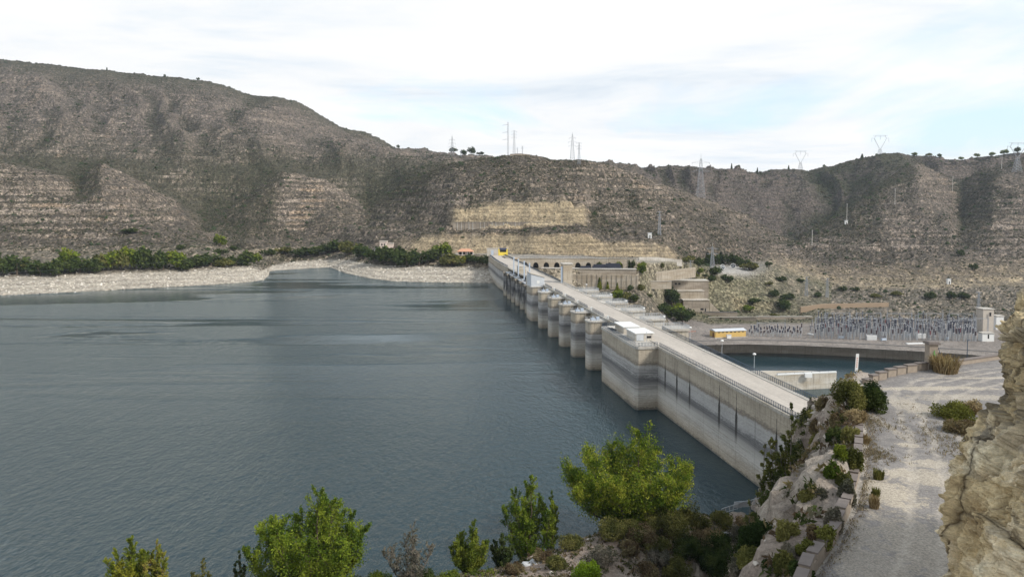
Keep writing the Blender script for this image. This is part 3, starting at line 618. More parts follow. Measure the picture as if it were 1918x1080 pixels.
mb = MB(); mb.box(84.6, 84.7, -2.1, -2.0, 20.42, 23.9, T).box(84.6, 84.7, -3.1, -3.0, 20.42, 23.2, T); tag(build('antenna_mast', mb, M_GALV), 'pair of thin steel masts beside the nearer white-roofed kiosk', 'mast')
e, b = kiosk('gatehouse', 263, 276, -8.1, -0.5, 7.2, 'grey gatehouse with sloping roof and one pale window above the last broad pier', M_CONC, cat='gatehouse', slope=2.2, wall=M_GREYROOF, zb=19.56)
mb = MB(); mb.box(262.9, 263, -4.9, -3.3, 21.2, 22.9, T); build('window', mb, M_WHITE, e, b)
mb = MB(); mb.box(276.05, 281, -8.0, -3.0, 19.0, 24.6, T); build('annex', mb, M_CONC, e, b)
e, b = kiosk('kiosk', 335, 341, -3.6, 1.6, 5.0, 'tan concrete hoist kiosk standing between the spillway masts on the dam crest', M_CONC, zb=20.0)
for i, (s, t) in enumerate([(352, -4.2), (334, -4.0), (314, -3.6), (296, -3.4)]):
    mb = MB(); mb.box(s, s + 0.7, t, t + 0.7, 17.0, 30.2, T); mb.box(s - 0.25, s + 0.95, t - 0.25, t + 0.95, 17.6, 18.4, T)
    mb.box(s + 0.1, s + 0.6, t - 0.3, t + 1.0, 29.6, 29.9, T)
    tag(build('hoist_mast', mb, M_BLUEGREY, origin=T(s, t, 17.6)), ['pale blue steel mast over the spillway, farthest of four', 'pale blue steel mast beside the tan hoist kiosk', 'pale blue steel mast over the spillway, second nearest the grey gatehouse', 'pale blue steel mast over the spillway, right beside the grey gatehouse'][i], 'mast', 'steel masts above the spillway gates')
# street lamps along the downstream side
lamp0 = None
lampS = [(198, 'on the dam, in front of the triangular basin deck'), (218, 'second from the near end of the dam crest'), (242, 'on the dam, left of the yellow building'), (266, 'in front of dark trees by the nearest downstream platform'), (288, 'fifth from the near end of the dam'), (311, 'sixth from the near end of the dam'), (333, 'seventh from the near end of the dam'), (376, 'farthest down the crest, near the concrete tower')]
for D, w in lampS:
    s = (D - 159.88) / DIR.y; loc = T(s, 12.35, 20.3)
    if lamp0 is None:
        lamp0 = empty('street_lamp', loc)
        mb = MB(); mb.tube((0, 0, -0.6), (0, 0, 4.5), 0.09, 0.06, 8).box(-0.7, 0.1, -0.12, 0.12, -0.35, -0.1); build('pole', mb, M_GALV, lamp0)
        mb = MB(); mb.lathe([(0.05, 4.45), (0.42, 4.55), (0.5, 4.72), (0.38, 4.92), (0.12, 5.02), (0.0, 5.03)], n=10); build('lamp_head', mb, M_WHITE, lamp0, smooth=True); l = lamp0
    else: l = copy_tree(lamp0); l.location = loc
    tag(l, 'white-headed street lamp ' + w, 'street lamp', 'street lamps along the dam crest')
# tower at the downstream edge
b = T(273, 14, 12); e = empty('lift_tower', b, label='square tan concrete tower standing against the downstream edge of the dam crest', cat='tower')
mb = MB(); mb.box(270, 276, 11.9, 17.3, -20, 31.2, T); build('shaft', mb, M_RETAIN, e, b)
mb = MB(); mb.box(269.6, 276.4, 11.5, 17.7, 31.2, 31.9, T); build('roof', mb, M_CONC_L, e, b)
mb = MB(); mb.box(270.6, 272, 10.9, 11.85, 20.46, 30.0, T); build('duct', mb, M_BLUEGREY, e, b)
# ------------------------------------------------------------------ downstream side and far bank: walls, buildings
def fr(p0, p1, zb=None):
    p0 = Vector(p0); p1 = Vector(p1); z0 = p0.z if zb is None else zb; d = Vector((p1.x - p0.x, p1.y - p0.y, 0)); Ln = d.length; d.normalize(); nrm = Vector((-d.y, d.x, 0))
    return (lambda u, w, h: (p0.x + d.x * u + nrm.x * w, p0.y + d.y * u + nrm.y * w, z0 + h)), Ln
def wall_thing(name, pts, h0, thick, mat, label, cat='wall', cap=None, hs=None):
    """pts: world points of the top front edge; wall goes down h0 and back by thick"""
    base = pts[len(pts) // 2]; base = (base[0], base[1], base[2] - h0); mb = MB()
    for i, (a, b) in enumerate(zip(pts[:-1], pts[1:])):
        F, Ln = fr(a, b); dz = b[2] - a[2]; v = []
        hh0 = h0 if hs is None else hs[i]; hh1 = h0 if hs is None else hs[i + 1]
        for (u, zt, hh) in ((0, 0, hh0), (Ln, dz, hh1)):
            v += [F(u, 0, zt - hh), F(u, thick, zt - hh), F(u, thick, zt), F(u, 0, zt)]
        mb.add(v, [(0, 1, 2, 3), (7, 6, 5, 4), (0, 4, 5, 1), (1, 5, 6, 2), (2, 6, 7, 3), (3, 7, 4, 0)])
    if cap is None: o = build(name, mb, mat, origin=base); return tag(o, label, cat)
    e = empty(name, base, label=label, cat=cat); build('wall', mb, mat, e, base); mb = MB()
    for a, b in zip(pts[:-1], pts[1:]):
        F, Ln = fr(a, b); dz = b[2] - a[2]; v = []
        for (u, zt) in ((0, 0.003), (Ln, dz + 0.003)): v += [F(u, -0.25, zt), F(u, thick + 0.1, zt), F(u, thick + 0.1, zt + 0.35), F(u, -0.25, zt + 0.35)]
        mb.add(v, [(0, 1, 2, 3), (7, 6, 5, 4), (0, 4, 5, 1), (1, 5, 6, 2), (2, 6, 7, 3), (3, 7, 4, 0)])
    build('coping', mb, cap, e, base); return e
M_OLD = concrete('old_concrete', tan=(0.27, 0.225, 0.175), pale=(0.36, 0.31, 0.25), banded=False)
M_BASIN = concrete('basin_concrete', tan=(0.30, 0.255, 0.205), pale=(0.34, 0.30, 0.25), banded=False)
M_COPE = simple('dark_coping', (0.13, 0.125, 0.12), 0.9)
# tail basin
ringp = [(1225, 640.5), (1315, 639), (1365, 637.2), (1413, 637), (1480, 638.3), (1558, 641.5), (1640, 645.5), (1740, 651), (1800, 655), (1860, 659), (1918, 663.5), (2010, 671), (2150, 684)]
ring = [pz(x, y, -31.0) for x, y in ringp]
wall_thing('basin_wall', ring, 11.5, 1.2, M_BASIN, 'long curved concrete retaining wall around the tail basin below the dam', cap=M_COPE)
wp = [(p[0], p[1] + 0.4) for p in ring]
mb = MB(); pl = [T(-60, 20, 0)[:2]] + [T(300, 20, 0)[:2]][:0] + [T(240, 20, 0)[:2]] + wp + [(420, 200), (200, 90)]
mb.add([(x, y, -40.0) for x, y in pl[::-1]], [tuple(range(len(pl)))]); tag(build('water', mb, M_WATER), kind='structure')
mb = MB(); mb.add([(-200, 150, -44), (700, 60, -44), (700, 640, -44), (-60, 640, -44)], [(0, 1, 2, 3)]); tag(build('riverbed', mb, M_OLD), kind='structure')
# triangular deck with railings
dk = [pz(1380, 708, -31), pz(1456, 702.3, -31), pz(1567, 697.3, -31), pz(1566, 695.6, -31), pz(1500, 693.6, -31), pz(1425, 693.6, -31), pz(1380, 694, -31)]
b = dk[1]; e = empty('deck', b, label='triangular white-edged concrete deck jutting into the tail basin behind the dam railing', cat='deck')
mb = MB(); mb.prism([(p[0], p[1]) for p in dk], -43, -31.0); build('wall', mb, M_CONC, e, b)
build('railing', railing([(p[0], p[1], -31) for p in dk[1:6]], sp=5, bal=0, r=0.06), M_RAIL, e, b)
mb = MB(); mb.prism([(dk[1][0], dk[1][1] - 0.2), (dk[2][0], dk[2][1] - 0.2), (dk[2][0], dk[2][1] + 1.2), (dk[1][0], dk[1][1] + 1.4)], -31.0, -30.3); build('edge_beam', mb, M_WHITE, e, b)
mb = MB(); mb.box(dk[1][0] + 16, dk[1][0] + 20, dk[1][1] + 0.4, dk[1][1] + 2.0, -32.5, -30.2); build('gauge_board', mb, M_WHITE, e, b)
# yellow building
g = G('ochre_render'); p = g.pos(); M_OCHRE = g.out(g.mix(g.noise(p, 0.6, 5, 0.6), (0.50, 0.33, 0.10), (0.62, 0.43, 0.16)), 0.85)
F, Ln = fr(pz(1340, 632.5, -31), pz(1397, 630.3, -31)); b = F(0, 0, 0)
e = empty('yellow_building', b, label='long ochre-yellow building with grey roof and a row of small dark windows', cat='building')
mb = MB(); mb.box(0, Ln, 0, 9, 0, 4.6, F); build('wall', mb, M_OCHRE, e, b)
mb = MB(); mb.box(-0.5, Ln + 0.4, -0.5, 9.5, 4.603, 4.95, F); mb.add([F(-0.5, -0.5, 4.95), F(Ln + 0.4, -0.5, 4.95), F(Ln + 0.4, 4.5, 5.9), F(-0.5, 4.5, 5.9), F(Ln + 0.4, 9.5, 4.95), F(-0.5, 9.5, 4.95)], [(0, 1, 2, 3), (3, 2, 4, 5), (0, 3, 5), (1, 4, 2)]); build('roof', mb, M_GREYROOF, e, b)
for i in range(7):
    mb = MB(); u = 1.9 + i * (Ln - 3.2) / 6.6; mb.box(u, u + 1.7, -0.04, 0.02, 3.55, 4.15, F); build('window', mb, M_DARK, e, b)
mb = MB(); mb.box(-0.05, 0.02, 2.5, 4.5, 0.0, 3.3, F); build('door', mb, simple('brown_door', (0.12, 0.04, 0.03)), e, b)
mb = MB(); mb.box(-1, Ln + 1, -1.4, -0.5, 0.02, 0.35, F); build('plinth', mb, M_CONC_L, e, b)
F2, _ = fr(pz(1362, 633.5, -31), pz(1370, 633.3, -31)); b = F2(0, 0, 0)
e = empty('transformer_cabinet', b, label='small white metal cabinet standing in front of the ochre-yellow building', cat='cabinet')
mb = MB(); mb.box(0, 3.2, 0, 1.6, 0, 2.4, F2); build('cabinet_body', mb, M_WHITE, e, b); mb = MB(); mb.box(-0.2, 3.4, -0.2, 1.8, 2.4, 2.6, F2); build('roof', mb, M_GREYROOF, e, b)
def crate(px, py, w, d, h, label, cat, mat=M_WHITE, z=-31.0, D=None, name='container'):
    p = pz(px, py, z) if D is None else pd(px, py, D); b = p; e = empty(name, b, label=label, cat=cat)
    mb = MB(); mb.box(0, w, 0, d, 0, h, lambda x, y, q: (b[0] + x + 0.15 * y, b[1] + y - 0.1 * x, b[2] + q)); build('body', mb, mat, e, b)
    mb = MB(); TT = lambda x, y, q: (b[0] + x + 0.15 * y, b[1] + y - 0.1 * x, b[2] + q)
    for k in range(int(w / 0.8)): mb.box(0.3 + k * 0.8, 0.45 + k * 0.8, -0.06, 0.0, 0.1, h - 0.1, TT)
    build('rib', mb, M_GREYROOF, e, b); mb = MB(); mb.box(-0.1, w + 0.1, -0.1, d + 0.1, h, h + 0.12, TT); build('roof', mb, M_WHITE, e, b); return e
crate(1624, 636.5, 6.6, 2.6, 3.0, 'white metal container in front of the switchyard, left one of two', 'container')
crate(1717, 633, 6.2, 2.6, 3.0, 'white metal container in front of the switchyard, right one of two', 'container')
crate(1309, 597.5, 2.6, 2.0, 1.8, 'small blue box on the landing by the concrete stepped building', 'box', simple('blue_paint', (0.05, 0.12, 0.28)), D=690, name='blue_box')
# white building at right of the yard
def block_building(parts, D, label, cat='building', mats=None, wins=(), doors=(), name='building'):
    px0, px1, y0, y1, dd, dep = parts[0]; b = pd(px0, y1, D); e = empty(name, b, label=label, cat=cat)
    for i, (px0, px1, y0, y1, dd, dep) in enumerate(parts):
        a = pd(px0, y1, D + dd); c = pd(px1, y1, D + dd); h = (y1 - y0) * (D + dd) / F0; F, Ln = fr(a, c)
        mb = MB(); mb.box(0, Ln, 0, dep, -6, h, F, 0); build('wall', mb, (mats or [M_CONC])[min(i, len(mats or [1]) - 1)], e, b)
        mb = MB(); mb.box(-0.5, Ln + 0.5, -0.5, dep + 0.4, h + 0.002, h + 0.5, F, 0); build('roof', mb, M_CONC_L if len(parts) == 1 else M_CONC, e, b)
    for k, lst in (('window', wins), ('door', doors)):
        for (px0, px1, y0, y1, dd) in lst:
            a = pd(px0, y1, D + dd - 0.05); c = pd(px1, y0, D + dd - 0.05); mb = MB(); mb.box(a[0], c[0], a[1], a[1] + 0.03, a[2], c[2]); build(k, mb, M_DARK, e, b)
    return e
block_building([(1841, 1861, 579, 606, 0, 9)], 560, 'tall cream-white block building at the right end of the switchyard', mats=[simple('cream_render', (0.47, 0.42, 0.36), 0.9, 0.2, 0.4)], wins=[(1853, 1857, 585, 592, -1)])
block_building([(1866, 1880, 592, 605, 0, 6)], 575, 'lower white shed beside the cream block building, half hidden by the cliff', cat='shed', mats=[M_WHITE])
block_building([(1840, 1862, 624, 634, 0, 5)], 525, 'small white cabin with dark blue door at the right edge of the yard', cat='cabin', mats=[M_WHITE], doors=[(1850, 1853, 626, 634, 0)], name='cabin')
# stepped concrete building
block_building([(1280, 1328, 562, 583, 0, 10), (1269, 1318, 545, 563, 9, 10), (1258, 1327, 526, 546, 18, 14)], 655, 'three-tier weathered concrete building stepping down the slope', mats=[M_OLD, M_RETAIN, M_OLD],
               wins=[(1264, 1268, 529.5, 533, 18), (1270.5, 1274.5, 529.5, 533, 18), (1288, 1295, 578, 581, 0), (1312, 1318, 577, 580.5, 0)], doors=[(1320, 1322.5, 577, 583, 0)], name='stepped_building')
a = pd(1329, 583, 655); b_ = pd(1345, 583, 655); mb = MB(); mb.prism([(0, 0), (9, 0), (0, 8.5)], 0, 1.2, lambda x, y, z: (a[0] + x, a[1] + z, a[2] + y)); tag(build('buttress_wall', mb, M_RETAIN, origin=a), 'sloping triangular concrete wing wall right of the three-tier building', 'wall')
# metal stair
mb = MB(); a = pd(1296, 606, 680); c = pd(1309, 596, 680)
mb.path([a, c], 0.3, 4); mb.path([(a[0] + 0, a[1], a[2] + 1), (c[0], c[1], c[2] + 1)], 0.08, 4); tag(build('stair', mb, M_GALV, origin=a), 'steep metal stair climbing to the landing with the blue box', 'stair')
# retaining walls  (px, py of the top edge, distance)
def W(lst, h, label, mat=M_RETAIN, cap=None, thick=1.5, hs=None, name='retaining_wall'):
    return wall_thing(name, [pd(x, y, D) for x, y, D in lst], h, thick, mat, label, cap=cap, hs=hs)
W([(1318, 584.5, 655), (1381, 584.5, 650)], 9, 'dark upper retaining wall right of the stepped concrete building', M_OLD, cap=M_COPE)
W([(1296, 595, 645), (1330, 594.5, 640), (1417, 593.5, 625)], 12, 'stained retaining wall behind the ochre-yellow building', M_OLD, cap=M_CONC)
W([(1417.5, 593, 640), (1522, 593, 640)], 12, 'long low retaining wall behind the small switchyard', M_OLD, cap=M_CONC_L)
W([(1196.5, 527, 640), (1258, 527, 640)], 6.5, 'plain tan retaining wall left of the three-tier concrete building', cap=M_CONC_L)
W([(1197, 513, 650), (1240, 508, 655), (1303, 500.5, 668)], 9, 'curving buttressed retaining wall above the tan wall on the terrace', cap=None)
W([(1500, 575, 690), (1540, 569, 695), (1665, 566.5, 705)], 11, 'tan earth-coloured retaining wall at the foot of the right-hand hill', simple('earth_wall', (0.30, 0.225, 0.155), 0.95, 0.2, 0.2), hs=[6, 9, 11])
W([(1197, 481.8, 668), (1231, 481.5, 676), (1278, 486.5, 690)], 6, 'pale concrete road wall ending under the yellow cliff', M_CONC_L)
# lower terrace wall with buttress lines
a = pd(1071, 513, 621); c = pd(1196, 513.5, 612); F, Ln = fr(a, c); b = F(Ln / 2, 0, -14)
e = empty('terrace_wall', b, label='tall ribbed concrete terrace wall below the row of arches', cat='wall')
mb = MB(); mb.box(0, Ln, 0, 8, -16, 0, F); build('wall', mb, M_RETAIN, e, b)
mb = MB(); mb.box(-26, Ln - 2, 2.0, 9.5, -2, 4.2, F); build('upper_wall', mb, M_OLD, e, b)
for k in range(14): mb = MB(); u = 1.0 + k * (Ln - 2) / 13; mb.box(u - 0.35, u + 0.35, -0.4, 0.0, -15.9, -0.2, F); build('rib', mb, M_RETAIN, e, b)
mb = MB(); mb.box(-26.3, Ln - 1.7, 1.5, 9.6, 4.203, 4.6, F); build('coping', mb, M_CONC_L, e, b)
# arcade under the far road
a = pd(974, 505, 634); c = pd(1196, 505, 630); F, Ln = fr(a, c); b = F(Ln / 2, 0, 0); sc = Ln / (1196 - 974)
e = empty('arcade_wall', b, label='long concrete road wall with a row of dark round-headed arches beyond the dam', cat='arcade')
cen = [984 + 19.75 * i for i in range(11)]; mb = MB(); top = 9.6; prev = 0.0
for cx in cen:
    u = (cx - 974) * sc; hw = 2.35; nxt = u + 19.75 * sc / 2; pts = [(prev, -4), (u - hw, -4)] if False else [(prev, 0), (u - hw, 0), (u - hw, 3.0)]
    pts += [(u - hw * math.cos(math.pi * k / 8), 3.0 + 3.4 * math.sin(math.pi * k / 8)) for k in range(1, 8)] + [(u + hw, 3.0), (u + hw, 0), (nxt, 0), (nxt, top), (prev, top)]
    n = len(pts); mb.add([F(x, 0, z) for x, z in pts] + [F(x, 3.0, z) for x, z in pts], [tuple(range(n)), tuple(range(2 * n - 1, n - 1, -1))] + [(i, n + i, n + (i + 1) % n, (i + 1) % n) for i in range(n)]); prev = nxt
build('wall', mb, M_RETAIN, e, b)
for i, cx in enumerate(cen):
    u = (cx - 974) * sc; mb = MB(); mb.box(u - 2.8, u + 2.8, 3.05, 3.4, 0, 6.9, F); build('arch_recess', mb, M_DARK, e, b)
mb = MB(); mb.box(0, Ln, -0.35, 3.3, top + 0.003, top + 0.5, F); build('coping', mb, M_CONC, e, b)
rl = railing([F(0, -0.2, top + 0.5), F(Ln, -0.2, top + 0.5)], sp=3, bal=0.4, r=0.05); build('railing', rl, M_RAIL, e, b)
for i, (u, w, h, lab) in enumerate([(1123, 13, 5.2, 'middle'), (1147, 14, 6.0, 'right'), (1096, 10, 3.8, 'left')]):
    x0 = (u - 974) * sc; b2 = F(x0, -6, 0); ee = empty('covered_stack', b2, label=f'dark tarpaulin-covered stack in front of the arches, {lab} of three', cat='stack', group='covered stacks on the terrace')
    mb = MB(); mb.prism([(x0 - w / 2, -7), (x0 + w / 2, -7), (x0 + w / 2 - 0.3, -3), (x0 - w / 2 + 0.3, -3)], 0, h * 0.75, F); mb.prism([(x0 - w / 2 + 1, -6.4), (x0 + w / 2 - 1, -6.4), (x0 + w / 2 - 1.3, -3.6), (x0 - w / 2 + 1.2, -3.6)], h * 0.75, h, F)
    build('cover', mb, simple('dark_tarp', (0.025, 0.028, 0.045), 0.6), ee, b2)
# quarry wall on the bench, fort wall on the summit
a = pd(848, 431, 762); c = pd(1091, 431, 752); F, Ln = fr(a, c); b = F(Ln / 2, 0, 0); e = empty('bench_wall', b, label='long ribbed concrete wall on the bench below the upper yellow cliff', cat='wall')
mb = MB(); mb.box(0, Ln, 0, 2, -3, 7.8, F); build('wall', mb, M_OLD, e, b)
mb = MB(); mb.box(0, Ln, -0.25, 2.2, 7.803, 8.3, F); build('coping', mb, M_COPE, e, b)
for k in range(34): mb = MB(); u = 1 + k * (Ln - 2) / 33; mb.box(u - 0.3, u + 0.3, -0.5, 0.0, 0, 8.0, F); build('rib', mb, M_CONC_L if k % 3 else M_OLD, e, b)
W([(955, 288.5, 944), (975, 287.5, 944), (993, 289.5, 948)], 5, 'low ruined stone wall on the summit of the central hill', M_OLD, name='ruined_wall')
for x, y, w_, h_, dd, lab in [(1214, 446, 3.5, 5, None, 'small white hut on the slope beside the mid-slope lattice pylon'), (1583, 420.5, 3.6, 5.5, None, 'small grey-white hut at the foot of a pole on the right-hand spur'), (1775, 533.5, 3.5, 5.5, None, 'small white hut low on the right-hand hill above the big switchyard')]:
    p = on_hill(x, y); ee = empty('hut', p, label=lab, cat='hut'); mb = MB(); mb.box(0, w_, 0, 3, -1, h_); build('wall', mb, M_WHITE, ee); mb = MB(); mb.box(-0.3, w_ + 0.3, -0.3, 3.3, h_, h_ + 0.35); build('roof', mb, M_GREYROOF, ee)
    mb = MB(); mb.box(w_ * 0.35, w_ * 0.65, -0.04, 0, 0, h_ * 0.6); build('door', mb, M_DARK, ee)
# house, pavilion, booth on the far bank
g = G('terracotta'); p = g.obj(); M_TERRA = g.out(g.mix(g.noise(p, 2.0, 4), (0.42, 0.20, 0.12), (0.60, 0.34, 0.22)), 0.9)
M_PINK = simple('pink_render', (0.60, 0.50, 0.44), 0.9, 0.1, 0.8)
block_building([(711, 724, 452, 470, 0, 8), (722, 736, 456, 470, 3, 6)], 760, 'small pinkish house above the bushes on the far bank', 'house', mats=[M_PINK], wins=[(714, 716.5, 456, 460, 0), (719, 721, 456, 460, 0)], doors=[(717, 719, 463, 469, 0)], name='house')
a = pd(856, 477, 712); F = lambda x, y, z: (a[0] + x, a[1] + y, a[2] + z); e = empty('pavilion', a, label='open pavilion with a hipped terracotta roof on the far bank', cat='pavilion')
mb = MB(); mb.box(1, 15, 1.0, 7, -2, 3.0, F); build('wall', mb, M_PINK, e, a)
mb = MB(); mb.add([F(-0.6, -0.6, 3.0), F(16, -0.6, 3.0), F(16, 8.4, 3.0), F(-0.6, 8.4, 3.0), F(3.5, 3.9, 5.6), F(12, 3.9, 5.6)], [(0, 1, 5, 4), (1, 2, 5), (2, 3, 4, 5), (3, 0, 4), (3, 2, 1, 0)]); build('roof', mb, M_TERRA, e, a)
for u in (2, 5.6, 9.2, 12.4): mb = MB(); mb.box(u, u + 2.4, 0.93, 0.98, 0.2, 2.7, F); build('opening', mb, M_DARK, e, a)
for u in (-0.2, 5, 10, 15.2): mb = MB(); mb.box(u, u + 0.35, -0.4, -0.1, -1.5, 3.0, F); build('column', mb, M_WHITE, e, a)
a = pd(912, 477.5, 668); F = lambda x, y, z: (a[0] + x, a[1] + y, a[2] + z)
e = empty('gate_lodge', a, label='low tan lodge with a grey door next to the yellow booth', cat='lodge'); mb = MB(); mb.box(0, 9.9, 0, 5, -1, 5.6, F); build('wall', mb, M_OCHRE if False else M_CONC, e, a); mb = MB(); mb.box(-0.3, 10, -0.3, 5.3, 5.6, 5.95, F); build('roof', mb, M_CONC_L, e, a); mb = MB(); mb.box(3.8, 6, -0.05, 0, 0, 4.2, F); build('door', mb, M_BLUEGREY, e, a)
M_YEL = simple('yellow_paint', (0.72, 0.55, 0.08), 0.6, 0.1, 0.5)
e = empty('booth', F(10.2, 0, 0), label='bright yellow booth with dark blue roof at the far end of the dam', cat='booth'); bb = F(10.2, 0, 0)
mb = MB(); mb.box(10.2, 18.6, 0, 4, -1, 2.6, F); mb.box(10.2, 11.5, 0, 4, 2.6, 5.2, F); mb.box(17.4, 18.6, 0, 4, 2.6, 5.0, F); build('frame', mb, M_YEL, e, bb)
mb = MB(); mb.box(11.6, 17.3, 0.4, 3.6, 2.6, 4.8, F); build('window', mb, M_DARK, e, bb)
mb = MB(); mb.box(11.3, 17.7, -0.4, 4.4, 5.2, 6.1, F); build('roof', mb, simple('navy_roof', (0.03, 0.04, 0.10), 0.5), e, bb)
mb = MB(); mb.box(11.6, 17.3, 0.1, 3.9, 4.8, 5.2, F); build('fascia', mb, M_GALV, e, bb)
# displayed turbine runners on the plaza
def runner(loc, r, rz, label):
    e = empty('turbine_runner', loc, rz, label=label, cat='turbine runner', group='turbine runners shown on the plaza')
    prof = [(0.25, 0), (0.45, 0.1), (0.42, 0.5), (0.30, 0.8), (0.25, 0)]
    tl = Matrix.Rotation(R(68), 4, 'X')
    mb = MB(); mb.lathe([(a_ * r, (z_ - 0.4) * r) for a_, z_ in prof], n=16); mb.v = [tuple(tl @ Vector(v) + Vector((0, 0, r))) for v in mb.v]; build('hub', mb, M_GALV, e, smooth=True)
    mb = MB(); mb.lathe([(1.0 * r, -0.35 * r), (1.03 * r, 0.1 * r), (0.93 * r, 0.12 * r), (0.9 * r, -0.33 * r), (1.0 * r, -0.35 * r)], n=20); mb.v = [tuple(tl @ Vector(v) + Vector((0, 0, r))) for v in mb.v]; build('rim', mb, M_WHITE, e, smooth=True)
    for k in range(9):
        mb = MB(); vs = []
        for i in range(4):
            rr = r * (0.3 + 0.2 * i); a_ = 2 * math.pi * k / 9 + 0.25 * i
            for zz in (-0.3, 0.15): vs.append(tl @ Vector((rr * math.cos(a_ + zz), rr * math.sin(a_ + zz), zz * r)) + Vector((0, 0, r)))
        mb.add(vs, [(2 * i, 2 * i + 1, 2 * i + 3, 2 * i + 2) for i in range(3)]); build('blade', mb, M_RAIL, e)
    mb = MB(); mb.box(-r * 0.6, r * 0.6, -0.8, 0.8, -1.5, 0.25); build('plinth', mb, M_CONC_L, e)
p = on_hill(1354, 506, 650); runner(p, 2.7, 0.5, 'upright steel turbine runner on the pale plaza, left of two')
p = on_hill(1373, 503.5, 650); runner(p, 2.5, -0.2, 'upright steel turbine runner on the pale plaza, right of two')

# ------------------------------------------------------------------ pylons and poles
M_LAT = simple('lattice_steel', (0.33, 0.345, 0.37), 0.6, 0.1, 0.5, 0.2)
def lattice(mb, h, wb, wt, seg, r, z0=0.0, xo=0.0):
    def cr(z): w = wb + (wt - wb) * (z - z0) / h; return [Vector((xo + sx * w / 2, sy * w / 2, z)) for sx, sy in ((-1, -1), (1, -1), (1, 1), (-1, 1))]
    zs = [z0 + h * (1 - (1 - i / seg) ** 1.0) for i in range(seg + 1)]
    for i in range(seg):
        A, B = cr(zs[i]), cr(zs[i + 1])
        for k in range(4):
            mb.tube(A[k], B[k], r, n=4, cap=False); j = (k + 1) % 4
            mb.tube(A[k], B[j], r * 0.6, n=3, cap=False); mb.tube(A[j], B[k], r * 0.6, n=3, cap=False); mb.tube(B[k], B[j], r * 0.6, n=3, cap=False)
def pylon(px, base, top, kind, label, D=None, r=0.13, rz=0.0, mat=None):
    p = on_hill(px, base) if D is None else pd(px, base, D); h = (base - top) * p[1] / F0
    e = empty('pylon', p, rz, label=label, cat='pylon'); mb = MB(); ab = MB(); ib = MB(); wb = h * 0.16
    if kind == 'tri':      # three level arms each side
        lattice(mb, h * 0.94, wb, h * 0.025, 11, r, -0.8); mb.tube((0, 0, h * 0.93), (0, 0, h), r)
        for f, L_ in ((0.78, 0.12), (0.64, 0.145), (0.50, 0.13)):
            for sg in (-1, 1): ab.tube((0, 0, h * f), (sg * h * L_, 0, h * f), r, r * 0.7, 4); ab.tube((0, 0, h * (f + 0.045)), (sg * h * L_, 0, h * f), r * 0.7, n=4); ib.tube((sg * h * L_, 0, h * f), (sg * h * L_, 0, h * (f - 0.04)), r, n=5)
    elif kind == 'mono':   # slender mast with arms on one side
        lattice(mb, h * 0.96, h * 0.045, h * 0.035, 16, r * 0.8, -0.8); mb.tube((0, 0, h * 0.95), (0, 0, h), r)
        for f in (0.88, 0.66, 0.45): ab.tube((0, 0, h * f), (-h * 0.15, 0, h * (f - 0.01)), r * 1.1, n=4); ab.tube((0, 0, h * (f + 0.02)), (-h * 0.15, 0, h * (f - 0.01)), r * 0.7, n=4); ib.tube((-h * 0.15, 0, h * (f - 0.01)), (-h * 0.15, 0, h * (f - 0.035)), r, n=5)
    elif kind == 'slim':
        lattice(mb, h * 0.97, h * 0.12, h * 0.03, 10, r, -0.8)
        for f in (0.93, 0.80, 0.68):
            for sg in (-1, 1): ab.tube((0, 0, h * f), (sg * h * 0.10, 0, h * (f - 0.012)), r, n=4); ab.tube((0, 0, h * (f + 0.03)), (sg * h * 0.1, 0, h * (f - 0.012)), r * .7, n=4); ib.tube((sg * h * 0.1, 0, h * (f - 0.012)), (sg * h * 0.1, 0, h * (f - 0.05)), r * .8, n=5)
    elif kind == 'cross':
        lattice(mb, h * 0.9, wb * 1.1, h * 0.03, 12, r, -0.8); mb.tube((0, 0, h * 0.89), (0, 0, h), r)
        for sg in (-1, 1): ab.tube((0, 0, h * 0.84), (sg * h * 0.20, 0, h * 0.80), r, n=4); ab.tube((0, 0, h * 0.78), (sg * h * 0.20, 0, h * 0.80), r, n=4); ab.tube((0, 0, h * 0.62), (sg * h * 0.20, 0, h * 0.60), r, n=4); ab.tube((0, 0, h * 0.66), (sg * h * 0.2, 0, h * 0.60), r, n=4); ib.tube((sg * h * 0.2, 0, h * 0.8), (sg * h * 0.2, 0, h * 0.76), r, n=5)
    else:                  # 'cat': waist, Y-shaped window and a flat bridge
        wz = h * (0.42 if kind == 'cat' else 0.5); lattice(mb, wz, h * 0.22, h * 0.07, 5, r, -0.8)
        tw = h * 0.26
        for sg in (-1, 1):
            for dy in (-0.02, 0.02): mb.tube((sg * h * 0.03, dy * h, wz), (sg * tw, dy * h, h * 0.84), r, n=4); mb.tube((sg * tw, dy * h, h * 0.84), (sg * h * 0.20, dy * h, h * 0.97), r, n=4)
            for i in range(6):
                f0, f1 = i / 6, (i + 1) / 6; q = lambda f, d: (sg * (h * 0.03 + (tw - h * 0.03) * f), d * h * 0.02, wz + (h * 0.84 - wz) * f); mb.tube(q(f0, -1), q(f1, 1), r * 0.6, n=3)
            ab.tube((sg * tw, 0, h * 0.84), (sg * h * 0.36, 0, h * 0.86), r, n=4); ib.tube((sg * h * 0.36, 0, h * 0.86), (sg * h * 0.36, 0, h * 0.70), r, n=5)
        for dy in (-0.02, 0.02): ab.tube((-h * 0.30, dy * h, h * 0.97), (h * 0.30, dy * h, h * 0.97), r, n=4); ab.tube((-h * 0.2, dy * h, h * 0.93), (h * 0.2, dy * h, h * 0.93), r * .6, n=4)
        ib.tube((0, 0, h * 0.97), (0, 0, h * 0.80), r, n=5)
    m_ = mat or M_LAT
    build('mast', mb, m_, e); build('crossarm', ab, m_, e); build('insulator', ib, M_RAIL, e); return e
pylon(847, 297, 253, 'tri', 'pale lattice pylon with three pairs of arms on the skyline, left of all pylons', D=1800, r=0.25)
